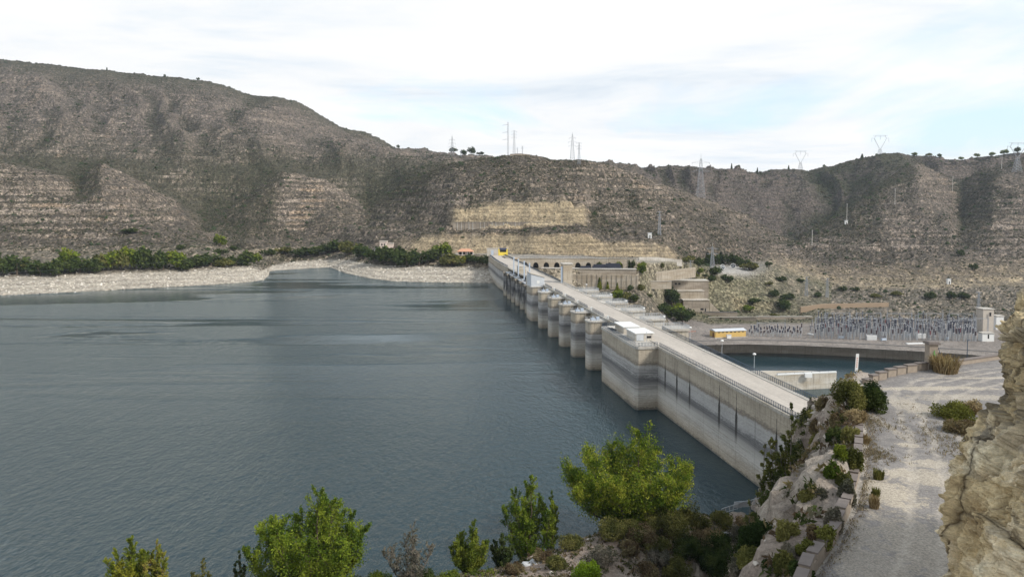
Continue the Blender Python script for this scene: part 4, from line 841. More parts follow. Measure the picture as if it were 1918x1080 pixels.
pylon(863.5, 298, 280, 'slim', 'tiny slim pylon just right of the leftmost pale skyline pylon', D=1700, r=0.2)
pylon(951.5, 289.5, 227, 'mono', 'tallest summit mast with three long arms on its left side only', D=950, r=0.14)
pylon(963, 288, 243, 'slim', 'splayed lattice pylon right beside the tallest summit mast', D=965, r=0.13)
pylon(969, 289, 276, 'slim', 'tiny pylon top peeping over the summit, left of two', D=1100, r=0.12)
pylon(978.5, 290, 273, 'slim', 'tiny pylon top peeping over the summit, right of two', D=1050, r=0.12)
pylon(1072, 299, 248, 'tri', 'faint pale pylon behind the rounded hilltop right of the summit', D=1300, r=0.17)
pylon(1084.5, 308, 266, 'slim', 'slim grey pylon on the rounded hilltop right of the summit', r=0.14)
pylon(1312, 371, 289, 'cross', 'tall lattice pylon with drooping cross arms standing on the central hill flank', r=0.16)
pylon(1499, 320, 282, 'cat', 'cat-head pylon on the skyline left of the higher cat-head pylon', D=1640, r=0.2)
pylon(1648, 297, 253, 'cat', 'larger cat-head pylon on the highest part of the right skyline', D=1590, r=0.2)
pylon(1905, 322, 267, 'portal', 'wide-topped lattice pylon at the right edge of the skyline', r=0.2)
pylon(1235, 440, 394, 'slim', 'grey lattice pylon halfway down the central hill', r=0.13)
pylon(1334, 507, 455, 'cross', 'lattice pylon standing in front of the trees by the plaza', D=760, r=0.12)
pylon(1293, 523, 485, 'slim', 'thin dark pylon beside the three-tier concrete building', D=690, r=0.09)
pylon(1510, 563, 515, 'slim', 'dim lattice pylon at the foot of the right hill, left of two', D=745, r=0.12)
pylon(1549, 562, 518, 'slim', 'dim lattice pylon at the foot of the right hill, right of two', D=745, r=0.12)
pylon(1832, 595, 543, 'slim', 'lattice pylon rising behind the right end of the switchyard', D=640, r=0.14)
for i, (px, b_, t_, lab) in enumerate([(1521, 460, 431, 'lowest of the poles climbing the right-hand spur'), (1586, 413, 382, 'pole standing above the grey-white hut on the spur'), (1676, 386, 357, 'pole on the pale rocks of the right-hand spur'), (1784, 359, 332, 'pole with short crossarms high on the right hillside'), (1876, 317, 294, 'pole near the skyline left of the wide-topped pylon')]):
    p = on_hill(px, b_); h = (b_ - t_) * p[1] / F0; e = empty('pole', p, label='pale slender ' + lab, cat='pole', group='poles up the right-hand hill')
    mb = MB(); mb.tube((0, 0, -1), (0, 0, h), 0.42, 0.26, 6); build('shaft', mb, simple('pole_concrete', (0.50, 0.47, 0.43)) if i == 0 else bpy.data.materials['pole_concrete'], e); mb = MB(); mb.box(-1.3, 1.3, -0.12, 0.12, h - 1.0, h - 0.75); build('crossarm', mb, M_LAT, e)
# ------------------------------------------------------------------ switchyards
M_INS = simple('brown_porcelain', (0.045, 0.020, 0.025), 0.35, 0.2, 1.0); M_INB = simple('blue_porcelain', (0.035, 0.038, 0.060), 0.35, 0.2, 1.0); M_RED = simple('red_porcelain', (0.15, 0.03, 0.035), 0.4, 0.2, 1.0)
rnd = random.Random(9)
def ins_proto(m1, h):
    e = empty('insulator_post', (0, 0, -60)); mb = MB(); w = 0.18
    for sx, sy in ((-1, -1), (1, -1), (1, 1), (-1, 1)): mb.tube((sx * w, sy * w, 0), (sx * w, sy * w, h * 0.5), 0.055, n=3, cap=False)
    mb.box(-0.3, 0.3, -0.3, 0.3, h * 0.5, h * 0.53); build('support', mb, M_GALV, e)
    mb = MB(); prof = [(0.12, h * 0.53)]
    for k in range(7): z = h * (0.55 + 0.055 * k); prof += [(0.30, z), (0.17, z + h * 0.03)]
    prof += [(0.0, h * 0.96)]; mb.lathe(prof, n=6); build('insulator', mb, m1, e)
    mb = MB(); mb.box(-0.45, 0.45, -0.06, 0.06, h * 0.96, h * 0.985); build('clamp', mb, M_GALV, e); return e
protos = [ins_proto(M_INS, 6.0), ins_proto(M_INB, 7.2), ins_proto(M_RED, 5.2), ins_proto(M_INB, 8.6), ins_proto(M_INS, 4.6)]
glab = ['dark brown insulator post', 'blue-black insulator post', 'red insulator post', 'tall blue-black insulator post', 'short brown insulator post']
ggr = ['brown insulator posts', 'blue-black insulator posts', 'red insulator posts', 'tall blue-black insulator posts', 'short brown insulator posts']
used = [False] * 5; spots = []
for row, (y0, y1) in enumerate([(633.5, 637), (629, 632), (624.5, 627.5), (620.5, 623), (616.5, 619), (613, 615)]):
    px = 1512 + row * 3; rnd.seed(row + 3)
    while px < 1822 - row * 2:
        px += rnd.choice([5.2, 5.6, 9.5, 5.4, 12.5]); y = y0 + (y1 - y0) * (px - 1512) / 300 - (0.5 if px < 1560 else 0) + (px - 1512) * 0.006
        spots.append((px, y, rnd.choice([0, 1, 1, 2, 3, 3, 1, 0]), row))
for row, y in enumerate([629, 625, 621.5]):
    px = 1398 + row * 4
    while px < 1498:
        px += rnd.choice([4.8, 5.6, 7.5]); spots.append((px, y + (px - 1398) * 0.02, rnd.choice([1, 1, 4, 0]), row))
def ordw(n):
    base = ['', 'first', 'second', 'third', 'fourth', 'fifth', 'sixth', 'seventh', 'eighth', 'ninth', 'tenth', 'eleventh', 'twelfth', 'thirteenth', 'fourteenth', 'fifteenth', 'sixteenth', 'seventeenth', 'eighteenth', 'nineteenth']
    if n < 20: return base[n]
    t = {2: ('twentieth', 'twenty'), 3: ('thirtieth', 'thirty'), 4: ('fortieth', 'forty'), 5: ('fiftieth', 'fifty'), 6: ('sixtieth', 'sixty'), 7: ('seventieth', 'seventy')}[n // 10]
    return t[0] if n % 10 == 0 else t[1] + '-' + base[n % 10]
cnt = {}; rname = {'big': ['front', 'second', 'third', 'fourth', 'fifth', 'rear'], 'small': ['front', 'middle', 'rear']}
for px, y, k, rowid in spots:
    if not used[k]: o = protos[k]; used[k] = True
    else: o = copy_tree(protos[k])
    big_ = px >= 1500; rw = [round(v, 1) for v in (0,)]; key = ('big' if big_ else 'small', rowid); cnt[key] = cnt.get(key, 0) + 1
    o.location = pz(px, y, -31.0); o.rotation_euler.z = rnd.random() * 1.5; s_ = rnd.uniform(0.85, 1.2) * (1.4 if big_ else 0.85); o.scale = (1.8, 1.8, s_)
    tag(o, f"{glab[k]} in {rname[key[0]][rowid]} row of the {key[0]} switchyard, {ordw(cnt[key])} from left", 'insulator', ggr[k])
# grey busbar supports standing between the insulators
bs0 = empty('busbar_support', (0, 0, -60)); mb = MB(); h_ = 10.5
for sx, sy in ((-1, -1), (1, -1), (1, 1), (-1, 1)): mb.tube((sx * 0.24, sy * 0.24, 0), (sx * 0.14, sy * 0.14, h_), 0.07, n=3, cap=False)
for k in range(6): mb.tube((-0.24, -0.24, h_ * k / 6), (0.2, -0.2, h_ * (k + 1) / 6), 0.04, n=3)
build('column', mb, M_LAT, bs0); mb = MB(); mb.box(-1.6, 1.6, -0.08, 0.08, h_, h_ + 0.18); build('crossarm', mb, M_GALV, bs0)
mb = MB(); [build('insulator', MB().lathe([(0.1, h_ + 0.18), (0.22, h_ + 0.4), (0.1, h_ + 0.7), (0.22, h_ + 1.0), (0.0, h_ + 1.4)], (x, 0, 0), 5), M_INB, bs0) for x in (-1.4, 0, 1.4)]; nb_ = 0; rnd.seed(5)
for row, y in enumerate([634.5, 630.0, 625.5, 621.5, 617.5]):
    px = 1520 + row * 4; c_ = 0
    while px < 1815:
        px += rnd.choice([9, 11, 13]); c_ += 1; o = bs0 if nb_ == 0 else copy_tree(bs0); nb_ += 1; o.location = pz(px, y + (px - 1512) * 0.011, -31.0); o.scale = (1, 1, rnd.uniform(0.75, 1.15))
        tag(o, f"grey lattice busbar support in {rname['big'][row]} row of the big switchyard, {ordw(c_)} from left", 'support', 'busbar supports')
# gantries
def gantry(px0, px1, y, h, label, grp='steel gantries of the switchyard'):
    a = pz(px0, y, -31.0); c = pz(px1, y, -31.0); F, Ln = fr(a, c); e = empty('gantry', a, label=label, cat='gantry', group=grp)
    for u in (0, Ln):
        mb = MB(); w = 0.4
        for sx, sy in ((-1, -1), (1, -1), (1, 1), (-1, 1)): mb.tube(F(u + sx * w, sy * w, 0), F(u + sx * w * 0.6, sy * w * 0.6, h), 0.10, n=4, cap=False)
        for k in range(7): mb.tube(F(u - w, -w, h * k / 7), F(u + w, -w, h * (k + 1) / 7), 0.05, n=3, cap=False)
        mb.tube(F(u, 0, h), F(u, 0, h + 2.8), 0.09, n=4); build('column', mb, M_LAT, e, a)
    mb = MB()
    for dz in (0, 0.8): mb.tube(F(0, 0, h - dz), F(Ln, 0, h - dz), 0.09, n=4)
    k = int(Ln / 1.6)
    for i in range(k): mb.tube(F(Ln * i / k, 0, h - 0.8 * (i % 2)), F(Ln * (i + 1) / k, 0, h - 0.8 * ((i + 1) % 2)), 0.06, n=3)
    build('beam', mb, M_LAT, e, a); mb = MB()
    for i in range(1, 4): mb.lathe([(0.05, 0), (0.16, -0.3), (0.07, -0.6), (0.16, -0.9), (0.07, -1.2), (0.14, -1.5), (0.0, -1.8)], F(Ln * i / 4, 0, h - 0.8), 5)
    build('hanging_insulator', mb, M_INB, e, a)
ords = ['first', 'second', 'third', 'fourth', 'fifth', 'sixth', 'seventh', 'eighth', 'ninth', 'tenth']
for i in range(5): gantry(1527 + i * 62, 1527 + (i + 1) * 62 - 10, 631 + i * 1.2, 14.5, f'tall steel gantry in the front line of the big switchyard, {ords[i]} from the left')
for i in range(5): gantry(1545 + i * 58, 1545 + (i + 1) * 58 - 12, 614.5 + i * 0.5, 12.5, f'steel gantry in the back line of the big switchyard, {ords[i]} from the left')
gantry(1418, 1470, 622, 7.5, 'low steel gantry over the small switchyard beside the yellow building')
gantry(1795, 1850, 625, 12, 'bluish steel gantry next to the cream block building')
# small fittings in the yard
for i, (px, y) in enumerate([(1575, 634), (1655, 638), (1700, 630), (1775, 636)]):
    b = pz(px, y, -31.0); e = empty('circuit_breaker', b, 0.3 * i, label=f'grey breaker cabinet with three bushings near the yard front, {ords[i]} from the left', cat='breaker', group='breaker cabinets')
    mb = MB(); mb.box(-2, 2, -0.7, 0.7, 0.5, 1.9); build('cabinet', mb, M_BLUEGREY, e)
    for k in (-1.4, 0, 1.4): mb = MB(); mb.lathe([(0.1, 1.9), (0.25, 2.1), (0.12, 2.4), (0.25, 2.7), (0.12, 3.0), (0.25, 3.3), (0.0, 3.8)], (k, 0, 0), 6); build('bushing', mb, M_INS, e)
    mb = MB(); [mb.box(x - 0.1, x + 0.1, -0.5, 0.5, 0, 0.5) for x in (-1.6, 1.6)]; build('stand', mb, M_GALV, e)
mb = MB(); a = pz(1283, 623, -31); c = pz(1303, 622, -31); mb.path([(a[0], a[1], -30.2), (c[0], c[1], -30.2)], 0.12, 4); [mb.tube((a[0] + (c[0] - a[0]) * k / 4, a[1] + (c[1] - a[1]) * k / 4, -31), (a[0] + (c[0] - a[0]) * k / 4, a[1] + (c[1] - a[1]) * k / 4, -30), 0.08, n=4) for k in range(5)]
tag(build('barrier', mb, simple('orange_paint', (0.6, 0.16, 0.05)), origin=a), 'low orange barrier on the yard left of the yellow building', 'barrier')
# white edge markings in the yard
mb = MB()
for (x0, y0, x1, y1) in [(1700, 644.5, 1742, 643.2), (1512, 625, 1520, 627)]:
    a = pz(x0, y0, -30.9); c = pz(x1, y1, -30.9); F, Ln = fr(a, c, -30.9); mb.box(0, Ln, 0, 2.2, -0.1, 0.5, F)
tag(build('kerb_slab', mb, M_WHITE, origin=pz(1700, 644, -31)), 'long low white concrete slab on the yard near the basin wall', 'slab')
# power cable across the left bank
mb = MB(); a = Vector(pd(-60, 512, 470)); c = Vector(pd(480, 466, 690)); n = 24
pts = [a.lerp(c, i / n) + Vector((0, 0, -9 * math.sin(math.pi * i / n) * 0.5)) for i in range(n + 1)]; mb.path(pts, 0.055, 3)
tag(build('power_cable', mb, simple('cable', (0.12, 0.12, 0.12)), origin=a), 'thin overhead cable sagging across the bushes of the left shore', 'cable')
# ------------------------------------------------------------------ near promontory: spline surface through surveyed points
CP = []
for r_ in ([(13,36,46.6),(18,43,46.6),(24,54,46.4),(28.5,65,46.2),(32.5,74,45.6),(38,85,42),(46,105,37),(56,130,30),(61,151,22.5)],
           [(11.5,40,42),(16.5,48,40.5),(21.5,57,38.5),(25.5,66,36),(31,79,33),(38.5,93,29.5),(46.5,110,24),(54,132,17),(57.5,152,9)],
           [(9.2,41,30),(14.2,49,24),(19.2,58.2,20),(23.2,67,18),(28.7,80,16),(36.2,94,14),(44,111,11),(51.5,133,5),(55,150,2.5)],
           [(36.5,146.7,3),(47,150,2.2),(22,139,3.4),(7.7,130.8,3),(-8.9,122.3,3),(-24,118,2.4),(-33,114,2),(-56,116,2),(-85,112,2),(-110,108,2)],
           [(38,152,-3),(50,157.5,-3),(22.5,145,-3),(8.5,137,-3),(-10,128,-3),(-24,124,-3),(-34,120,-3),(-57,122,-3),(-86,118,-3),(-110,114,-3)],
           [(0,110,6.5),(12,118,8),(22,125,8),(32,130,6.5),(-30,105,6),(-60,100,8),(12,98,12),(-10,85,13),(-40,75,18),(0,62,22),(-20,50,30),(0,30,40),(-80,60,25),(-110,80,20),(3,20,46)],
           [(38,80,44),(46,86,43.5),(56,91,43),(50,98,38),(56,110,35),(70,120,29),(61,152,22.3),(71,152,22.3),(66,140,26.5),(75,140,23),(64,125,32),(62,104,37),(84,120,13),(88,140,3),(97,120,0),(62,97,41.5),(78,98,38),(92,104,10),(76,166,4),(80,176,-15),(92,172,-22),(100,150,-15),(120,120,-15),(120,95,20)],
           [(30,40,47.4),(50,60,47.4),(60,40,47.4),(80,80,47.4),(100,60,47.4),(40,66,47.4),(80,20,47.4),(120,40,47.4),(20,20,47.4)]):
    CP += r_
CP = np.array(CP, float)
def tps(r2): return np.where(r2 > 0, 0.5 * r2 * np.log(np.maximum(r2, 1e-9)), 0)
nC = len(CP); Am = np.zeros((nC + 3, nC + 3)); d2 = ((CP[:, None, :2] - CP[None, :, :2]) ** 2).sum(-1)
Am[:nC, :nC] = tps(d2) + np.eye(nC) * 0.8; Am[:nC, nC] = 1; Am[:nC, nC + 1:] = CP[:, :2]; Am[nC, :nC] = 1; Am[nC + 1:, :nC] = CP[:, :2].T
sol = np.linalg.solve(Am, np.concatenate([CP[:, 2], np.zeros(3)]))
ROADP = [(5, 12), (8.6, 24), (11.5, 30), (14.5, 34.7), (17, 38), (19.5, 41.8), (23.2, 48.4), (26.9, 56), (30.4, 64.6), (32.5, 69.5), (35.2, 73.2), (39, 76.4), (44.6, 79.8), (53.0, 83.6), (64, 88), (80, 93), (125, 99), (125, 8), (20, 8)]
def poly_sd(x, y, poly):
    """signed distance, negative inside"""
    d = np.full(x.shape, 1e9); ins = np.zeros(x.shape, bool); n = len(poly)
    for i in range(n):
        (x0, y0), (x1, y1) = poly[i], poly[(i + 1) % n]; ex, ey = x1 - x0, y1 - y0
        t = np.clip(((x - x0) * ex + (y - y0) * ey) / (ex * ex + ey * ey), 0, 1); d = np.minimum(d, np.hypot(x - x0 - ex * t, y - y0 - ey * t))
        c = ((y0 > y) != (y1 > y)); xi = x0 + (y - y0) * ex / (ey if ey else 1e-9); ins ^= c & (x < xi)
    return np.where(ins, -d, d)
def near_raw(x, y):
    z = sol[nC] + sol[nC + 1] * x + sol[nC + 2] * y
    for i in range(nC): z = z + sol[i] * tps((x - CP[i, 0]) ** 2 + (y - CP[i, 1]) ** 2)
    sd = poly_sd(x, y, ROADP); m = np.clip(sd / 1.6, 0, 1); m = m * m * (3 - 2 * m)
    return z * m + 47.42 * (1 - m), m, sd
gx = np.arange(-112, 126, 0.36); gy = np.arange(14, 182, 0.36); GX, GY = np.meshgrid(gx, gy); GZ, GM, GSD = near_raw(GX, GY)
gz_x = np.gradient(GZ, axis=1) / 0.36; gz_y = np.gradient(GZ, axis=0) / 0.36; steep = np.hypot(gz_x, gz_y); nrm = np.stack([-gz_x, -gz_y, np.ones_like(GZ)], -1); nrm /= np.linalg.norm(nrm, axis=-1, keepdims=True)
st_ = np.clip((steep - 0.45) / 0.8, 0, 1) * GM
zq = GZ + 0.8 * fbm(GX / 9, GY / 9, oct=2, seed=201)
wq = 0.8 * fbm(GX / 3, GY / 3, oct=2, seed=231)
cl = lambda s, t, k: _hash(np.floor((GX + wq) / s), np.floor((GY + wq) / s), np.floor((GZ + wq) / t), k) - 0.5
dd = (1.5 * cl(2.8, 2.2, 4) + 0.7 * cl(1.2, 1.0, 5) + 1.3 * fbm(GX / 5, GY / 5, GZ / 3.2, oct=5, seed=205, ridged=True, gain=0.55) + 0.7 * np.abs(((zq / 1.9) % 1) - 0.5)) * st_ + 0.22 * fbm(GX / 1.6, GY / 1.6, oct=4, seed=207) * GM * 1.2 + 0.8 * fbm(GX / 11, GY / 11, oct=3, seed=209) * GM * np.clip((GZ - 3) / 6, 0, 1)
dd *= np.clip((GSD - 0.5) / 4.0, 0, 1)
NV = np.stack([GX, GY, GZ], -1) + nrm * dd[..., None]
def G_at(x, y):
    i = int(np.clip((y - 14) / 0.36, 0, len(gy) - 1)); j = int(np.clip((x + 112) / 0.36, 0, len(gx) - 1)); return float(NV[i, j, 2])
def near_hit(px, py):
    x, y, w = ray(px, py); t = 18.0
    while t < 185:
        X_, Y_, Z_ = x * t, y * t, CAMZ + w * t
        if Z_ <= G_at(X_, Y_): return (X_, Y_, G_at(X_, Y_))
        t += 0.35
    return (x * 120, y * 120, 3.0)
n1_ = fbm(GX / 3, GY / 3, GZ / 3, oct=5, seed=211); n2_ = fbm(GX / 12, GY / 12, oct=3, seed=213); n3_ = fbm(GX / 0.9, GY / 0.9, GZ / 0.9, oct=3, seed=215)
nc = np.zeros(GX.shape + (3,)) + np.array((0.27, 0.215, 0.175))
nc = cmix(nc, (0.34, 0.29, 0.24), sm(n1_, 0.0, 0.35) * 0.8); nc = cmix(nc, (0.11, 0.10, 0.06), sm(n2_ + 0.5 * n1_, 0.05, 0.4) * 0.75)
nc = cmix(nc, (0.43, 0.375, 0.31), st_ * (0.55 + 0.8 * n1_).clip(0, 1)); nc = cmix(nc, (0.12, 0.10, 0.085), st_ * sm(n3_ + 0.5 * n2_, 0.0, 0.4) * 0.85)
rd_ = 1 - np.clip(GM, 0, 1); nc = cmix(nc, (0.40, 0.37, 0.33), rd_)
i2 = np.arange(GX.size).reshape(GX.shape); Q2 = np.stack([i2[:-1, :-1], i2[:-1, 1:], i2[1:, 1:], i2[1:, :-1]], -1).reshape(-1, 4)
g = G('near_ground'); p = g.pos(); a1 = g.noise(p, 2.2, 8, 0.74); a2 = g.voro(p, 1.5); a3 = g.noise(p, 9.0, 4, 0.7)
c = g.mix(0.75, g.attr('Col')['Color'], g.ramp(a1, [(0.30, 0.45), (0.5, 1.0), (0.7, 1.45)]), 'MULTIPLY'); c = g.mix(0.5, c, g.ramp(a3, [(0.3, 0.6), (0.7, 1.4)]), 'MULTIPLY')
h = g.math('ADD', g.math('ADD', a1, g.math('MULTIPLY', a2, -0.5)), g.math('MULTIPLY', a3, 0.2))
M_NEAR = g.out(c, 0.95, g.bump(h, 0.9, 0.35), spec=0.15)
tag(np_mesh('ground', NV.reshape(-1, 3), Q2, M_NEAR, smooth=False, cols=np.clip(nc, 0.02, 0.7).reshape(-1, 3)), kind='structure')
# gravel road on the promontory
g = G('gravel_road'); p = g.pos(); f1 = g.noise(p, 8, 7, 0.78); f2 = g.noise(p, 1.5, 8, 0.68); f3 = g.noise(p, 0.23, 4, 0.6, 0.4); f4 = g.voro(p, 9.0)
c = g.mix(g.ramp(f2, [(0.35, 0), (0.65, 1)]), (0.165, 0.155, 0.148), (0.26, 0.24, 0.222))
xyz = g.sep(p)
def spot(cx, cy, rx, ry, w=1.0, edge=0.25):
    d = g.math('ADD', g.math('POWER', g.math('DIVIDE', g.math('SUBTRACT', xyz[0], cx), rx), 2.0), g.math('POWER', g.math('DIVIDE', g.math('SUBTRACT', xyz[1], cy), ry), 2.0))
    d = g.math('ADD', g.math('SQRT', d), g.math('MULTIPLY', g.math('SUBTRACT', f2, 0.5), 3.6))
    return g.math('MULTIPLY', g.mrange(d, 1.0 + edge * 0.3, 1.0 - edge), w, clamp=True)
pale = None
for (px, py, rx, ry, w) in [(1655, 925, 1.9, 3.4, 1.0), (1725, 895, 2.4, 1.8, 0.9), (1740, 870, 1.5, 1.0, 0.8), (1700, 832, 0.9, 0.7, 0.9), (1705, 762, 1.3, 4.0, 0.75), (1745, 727, 6.5, 0.8, 0.9), (1800, 745, 5, 1.2, 0.6), (1640, 1060, 2.2, 3.0, 0.55), (1750, 1040, 2.6, 5.0, 0.65), (1665, 800, 0.45, 5.0, 0.5), (1830, 708, 5, 0.35, 0.8), (1620, 1000, 0.8, 4, 0.5)]:
    q = pz(px, py, 47.5); s_ = spot(q[0], q[1], rx, ry, w); pale = s_ if pale is None else g.math('MAXIMUM', pale, s_)
pale = g.math('MULTIPLY', pale, g.ramp(f1, [(0.30, 0.55), (0.55, 1.0)]))
c = g.mix(g.math('MULTIPLY', pale, 0.8), c, (0.47, 0.41, 0.32))
# curved wheel ruts about the bend
cx_, cy_ = 58.0, 46.0
rr = g.attr('Col')['Fac']
wob = g.math('ADD', rr, g.math('MULTIPLY', g.math('SUBTRACT', f3, 0.5), 1.6))
for r0 in (2.9, 4.5, 6.3, 7.9): 
    mk = g.mrange(g.math('ABSOLUTE', g.math('SUBTRACT', wob, r0)), 0.38, 0.12); c = g.mix(g.math('MULTIPLY', mk, g.ramp(f2, [(0.35, 0.1), (0.6, 0.7)])), c, (0.42, 0.375, 0.315))
c = g.mix(0.8, c, g.ramp(f1, [(0.28, 0.4), (0.5, 0.98), (0.72, 1.65)]), 'MULTIPLY'); c = g.mix(0.35, c, g.ramp(f3, [(0.3, 0.75), (0.7, 1.2)]), 'MULTIPLY')
M_GRAV = g.out(c, 0.95, g.bump(g.math('ADD', f1, g.math('MULTIPLY', f4, -0.4)), 0.8, 0.05), spec=0.15)
# a gently rutted sheet rather than a flat polygon
rx_ = np.arange(4, 110, 0.3); ry_ = np.arange(12, 97, 0.3); RX, RY = np.meshgrid(rx_, ry_); sdv = poly_sd(RX, RY, ROADP); r_c = -sdv
RZ = 47.47 + 0.05 * fbm(RX / 2.5, RY / 2.5, oct=4, seed=221) + 0.10 * fbm(RX / 9, RY / 9, oct=2, seed=223) - 0.05 * np.exp(-((r_c - 2.9) / 0.35) ** 2) - 0.05 * np.exp(-((r_c - 4.5) / 0.35) ** 2) + 0.08 - 0.30 * np.clip((sdv + 0.5) / 0.8, 0, 1)
keep = sdv < 0.15; i3 = np.arange(RX.size).reshape(RX.shape); kq = keep[:-1, :-1] & keep[1:, :-1] & keep[:-1, 1:] & keep[1:, 1:]
Q3 = np.stack([i3[:-1, :-1], i3[:-1, 1:], i3[1:, 1:], i3[1:, :-1]], -1)[kq]; us = np.unique(Q3); mp = np.zeros(RX.size, int); mp[us] = np.arange(len(us))
tag(np_mesh('road', np.stack([RX, RY, RZ], -1).reshape(-1, 3)[us], mp[Q3], M_GRAV, cols=np.repeat(np.clip(-sdv, 0, 60).ravel()[us][:, None], 3, 1)), kind='structure')

# ------------------------------------------------------------------ the big rock on the right
outl = [(1809, 1085), (1803, 1058), (1788, 1030), (1764, 1003), (1765, 965), (1776, 905), (1790, 855), (1810, 815), (1832, 772), (1850, 745), (1857, 700), (1858, 655), (1860, 592), (1880, 566), (1912, 542), (1990, 505)]
Dt = 31.5; oz = []; ora = []
for x, y in outl: q = pd(x, y, Dt); oz.append(q[2]); ora.append(q[0] / q[1])
oz[0] = 46.0; NL, NA = 330, 960
zt = np.linspace(46.4, 61.6, NL); tgt = np.interp(zt, oz, ora); an = np.linspace(0, 2 * math.pi, NA, endpoint=False); ca, sa = np.cos(an), np.sin(an)
se = lambda v, e: np.sign(v) * np.abs(v) ** e
RXs = []; 
for zi, tg in zip(zt, tgt):
    e_ = 0.78; a_, b_ = 13.0, 9.5; xs = se(ca, e_) * a_; ys = se(sa, e_) * b_ + 23.5
    lo, hi = 15.0, 70.0
    for _ in range(30):
        m_ = (lo + hi) / 2; mn = ((xs + m_) / ys).min()
        if mn < tg: lo = m_
        else: hi = m_
    RXs.append(np.stack([xs + lo, ys, np.full(NA, zi)], -1))
CV = np.array(RXs)
def surf_normals(P):
    du = np.roll(P, -1, 1) - np.roll(P, 1, 1); dv = np.gradient(P, axis=0); n = np.cross(du, dv); return n / np.maximum(np.linalg.norm(n, axis=-1, keepdims=True), 1e-6)
cn = surf_normals(CV); X_, Y_, Z_ = CV[..., 0], CV[..., 1], CV[..., 2]
lump = fbm(X_ / 3.1, Y_ / 3.1, Z_ / 2.2, oct=3, seed=301); crk = fbm(X_ / 2.4, Y_ / 2.4, Z_ / 3.4, oct=3, seed=303, ridged=True); fin = fbm(X_ / 0.7, Y_ / 0.7, Z_ / 0.5, oct=5, seed=305, gain=0.6)
zl = Z_ + 0.7 * fbm(X_ / 5, Y_ / 5, oct=2, seed=307); lay = np.interp((zl / 2.3) % 1, [0, 0.10, 0.22, 0.9, 1], [-1, -0.6, 0.3, 0.5, -1]); lay2 = np.interp((zl / 0.62) % 1, [0, 0.15, 0.3, 1], [-0.6, 0.2, 0.4, -0.6])
wx_ = 0.5 * fbm(X_ / 1.7, Y_ / 1.7, Z_ / 1.7, oct=2, seed=331)
def cells(sx, sz, sd_): return _hash(np.floor(X_ / sx + wx_ / sx), np.floor((Y_ + 0.3 * X_) / sx + wx_ / sx), np.floor((zl + 0.5 * wx_) / sz), sd_) - 0.5
blk_ = cells(2.7, 3.0, 1) * 1.0 + cells(1.2, 1.5, 2) * 0.6 + cells(0.55, 0.6, 3) * 0.22 + cells(0.21, 0.14, 6) * 0.07 - 0.30
disp = 0.45 * lump + blk_ + 0.30 * fin + 0.15 * lay * (0.6 + 0.4 * lump) + 0.04 * lay2 - 0.75 * sm(crk, 0.72, 0.95) - 0.25
disp += 0.10 * fbm(X_ / 0.22, Y_ / 0.22, Z_ / 0.2, oct=3, seed=309)
CV = CV + cn * disp[..., None]
# cap the top: rings that close in
tops = [CV]; ctr = CV[-1].mean(0)
for k in range(1, 16):
    f = 1 - k / 15; ring_ = CV[-1] * (f) + ctr * (1 - f); ring_ = ring_.copy(); ring_[:, 2] = CV[-1][:, 2] + 1.1 * (1 - f) ** 0.5 + 0.5 * fbm(ring_[:, 0] / 2, ring_[:, 1] / 2, oct=4, seed=311); tops.append(ring_[None])
CVa = np.concatenate(tops, 0); nl = CVa.shape[0]; cn2 = surf_normals(CVa)
i4 = np.arange(nl * NA).reshape(nl, NA); Q4 = np.stack([i4[:-1], np.roll(i4, -1, 1)[:-1], np.roll(i4, -1, 1)[1:], i4[1:]], -1).reshape(-1, 4)
Xa, Ya, Za = CVa[..., 0], CVa[..., 1], CVa[..., 2]
m1 = fbm(Xa / 2, Ya / 2, Za / 2, oct=4, seed=321); m2 = fbm(Xa / 0.6, Ya / 0.6, Za / 0.6, oct=4, seed=323); m3 = fbm(Xa / 4, Ya / 4, Za / 4, oct=3, seed=325)
rc = np.zeros(Xa.shape + (3,)) + np.array((0.60, 0.48, 0.285)); rc = cmix(rc, (0.72, 0.61, 0.43), sm(m1, 0.0, 0.4)); rc = cmix(rc, (0.38, 0.28, 0.15), sm(-m1 + 0.4 * m2, 0.1, 0.45) * 0.8)
up_ = np.abs(cn2[..., 2]); lich = sm(0.9 * sm(Za, 51, 57.5) + 1.4 * m3 + 0.6 * m2 + 0.5 * up_, 0.75, 1.35); rc = cmix(rc, (0.085, 0.082, 0.072), lich * 0.72)
gr = sm(m3 - 0.25 * sm(Za, 52, 56) + 0.25 * m2 + (Xa - 26) * 0.05, 0.32, 0.5); rc = cmix(rc, (0.42, 0.42, 0.41), gr * (Za < 55) * 0.7)
g = G('rock_face'); p = g.pos(); b1 = g.noise(p, 3.5, 8, 0.7); b2 = g.noise(p, 17, 5, 0.7); b3 = g.noise(g.map(p, (1, 1, 5)), 1.2, 5, 0.6, 0.3)
wv = g.n('ShaderNodeVectorMath', {0: p, 1: g.n('ShaderNodeVectorMath', {0: g.n('ShaderNodeTexNoise', {'Vector': p, 'Scale': 1.3, 'Detail': 3}).outputs['Color'], 1: (0.55, 0.55, 0.55)}, operation='MULTIPLY').outputs[0]}, operation='ADD').outputs[0]
e1 = g.n('ShaderNodeTexVoronoi', {'Vector': g.map(wv, (1, 0.8, 0.55)), 'Scale': 0.24}, feature='DISTANCE_TO_EDGE').outputs['Distance']; e2 = g.n('ShaderNodeTexVoronoi', {'Vector': g.map(wv, (1, 0.8, 1.3)), 'Scale': 0.62}, feature='DISTANCE_TO_EDGE').outputs['Distance']
k1 = g.ramp(e1, [(0.0, 0), (0.012, 0.6), (0.035, 1)]); k2 = g.ramp(e2, [(0.0, 0), (0.018, 0.6), (0.05, 1)]); pk = g.noise(p, 0.5, 2)
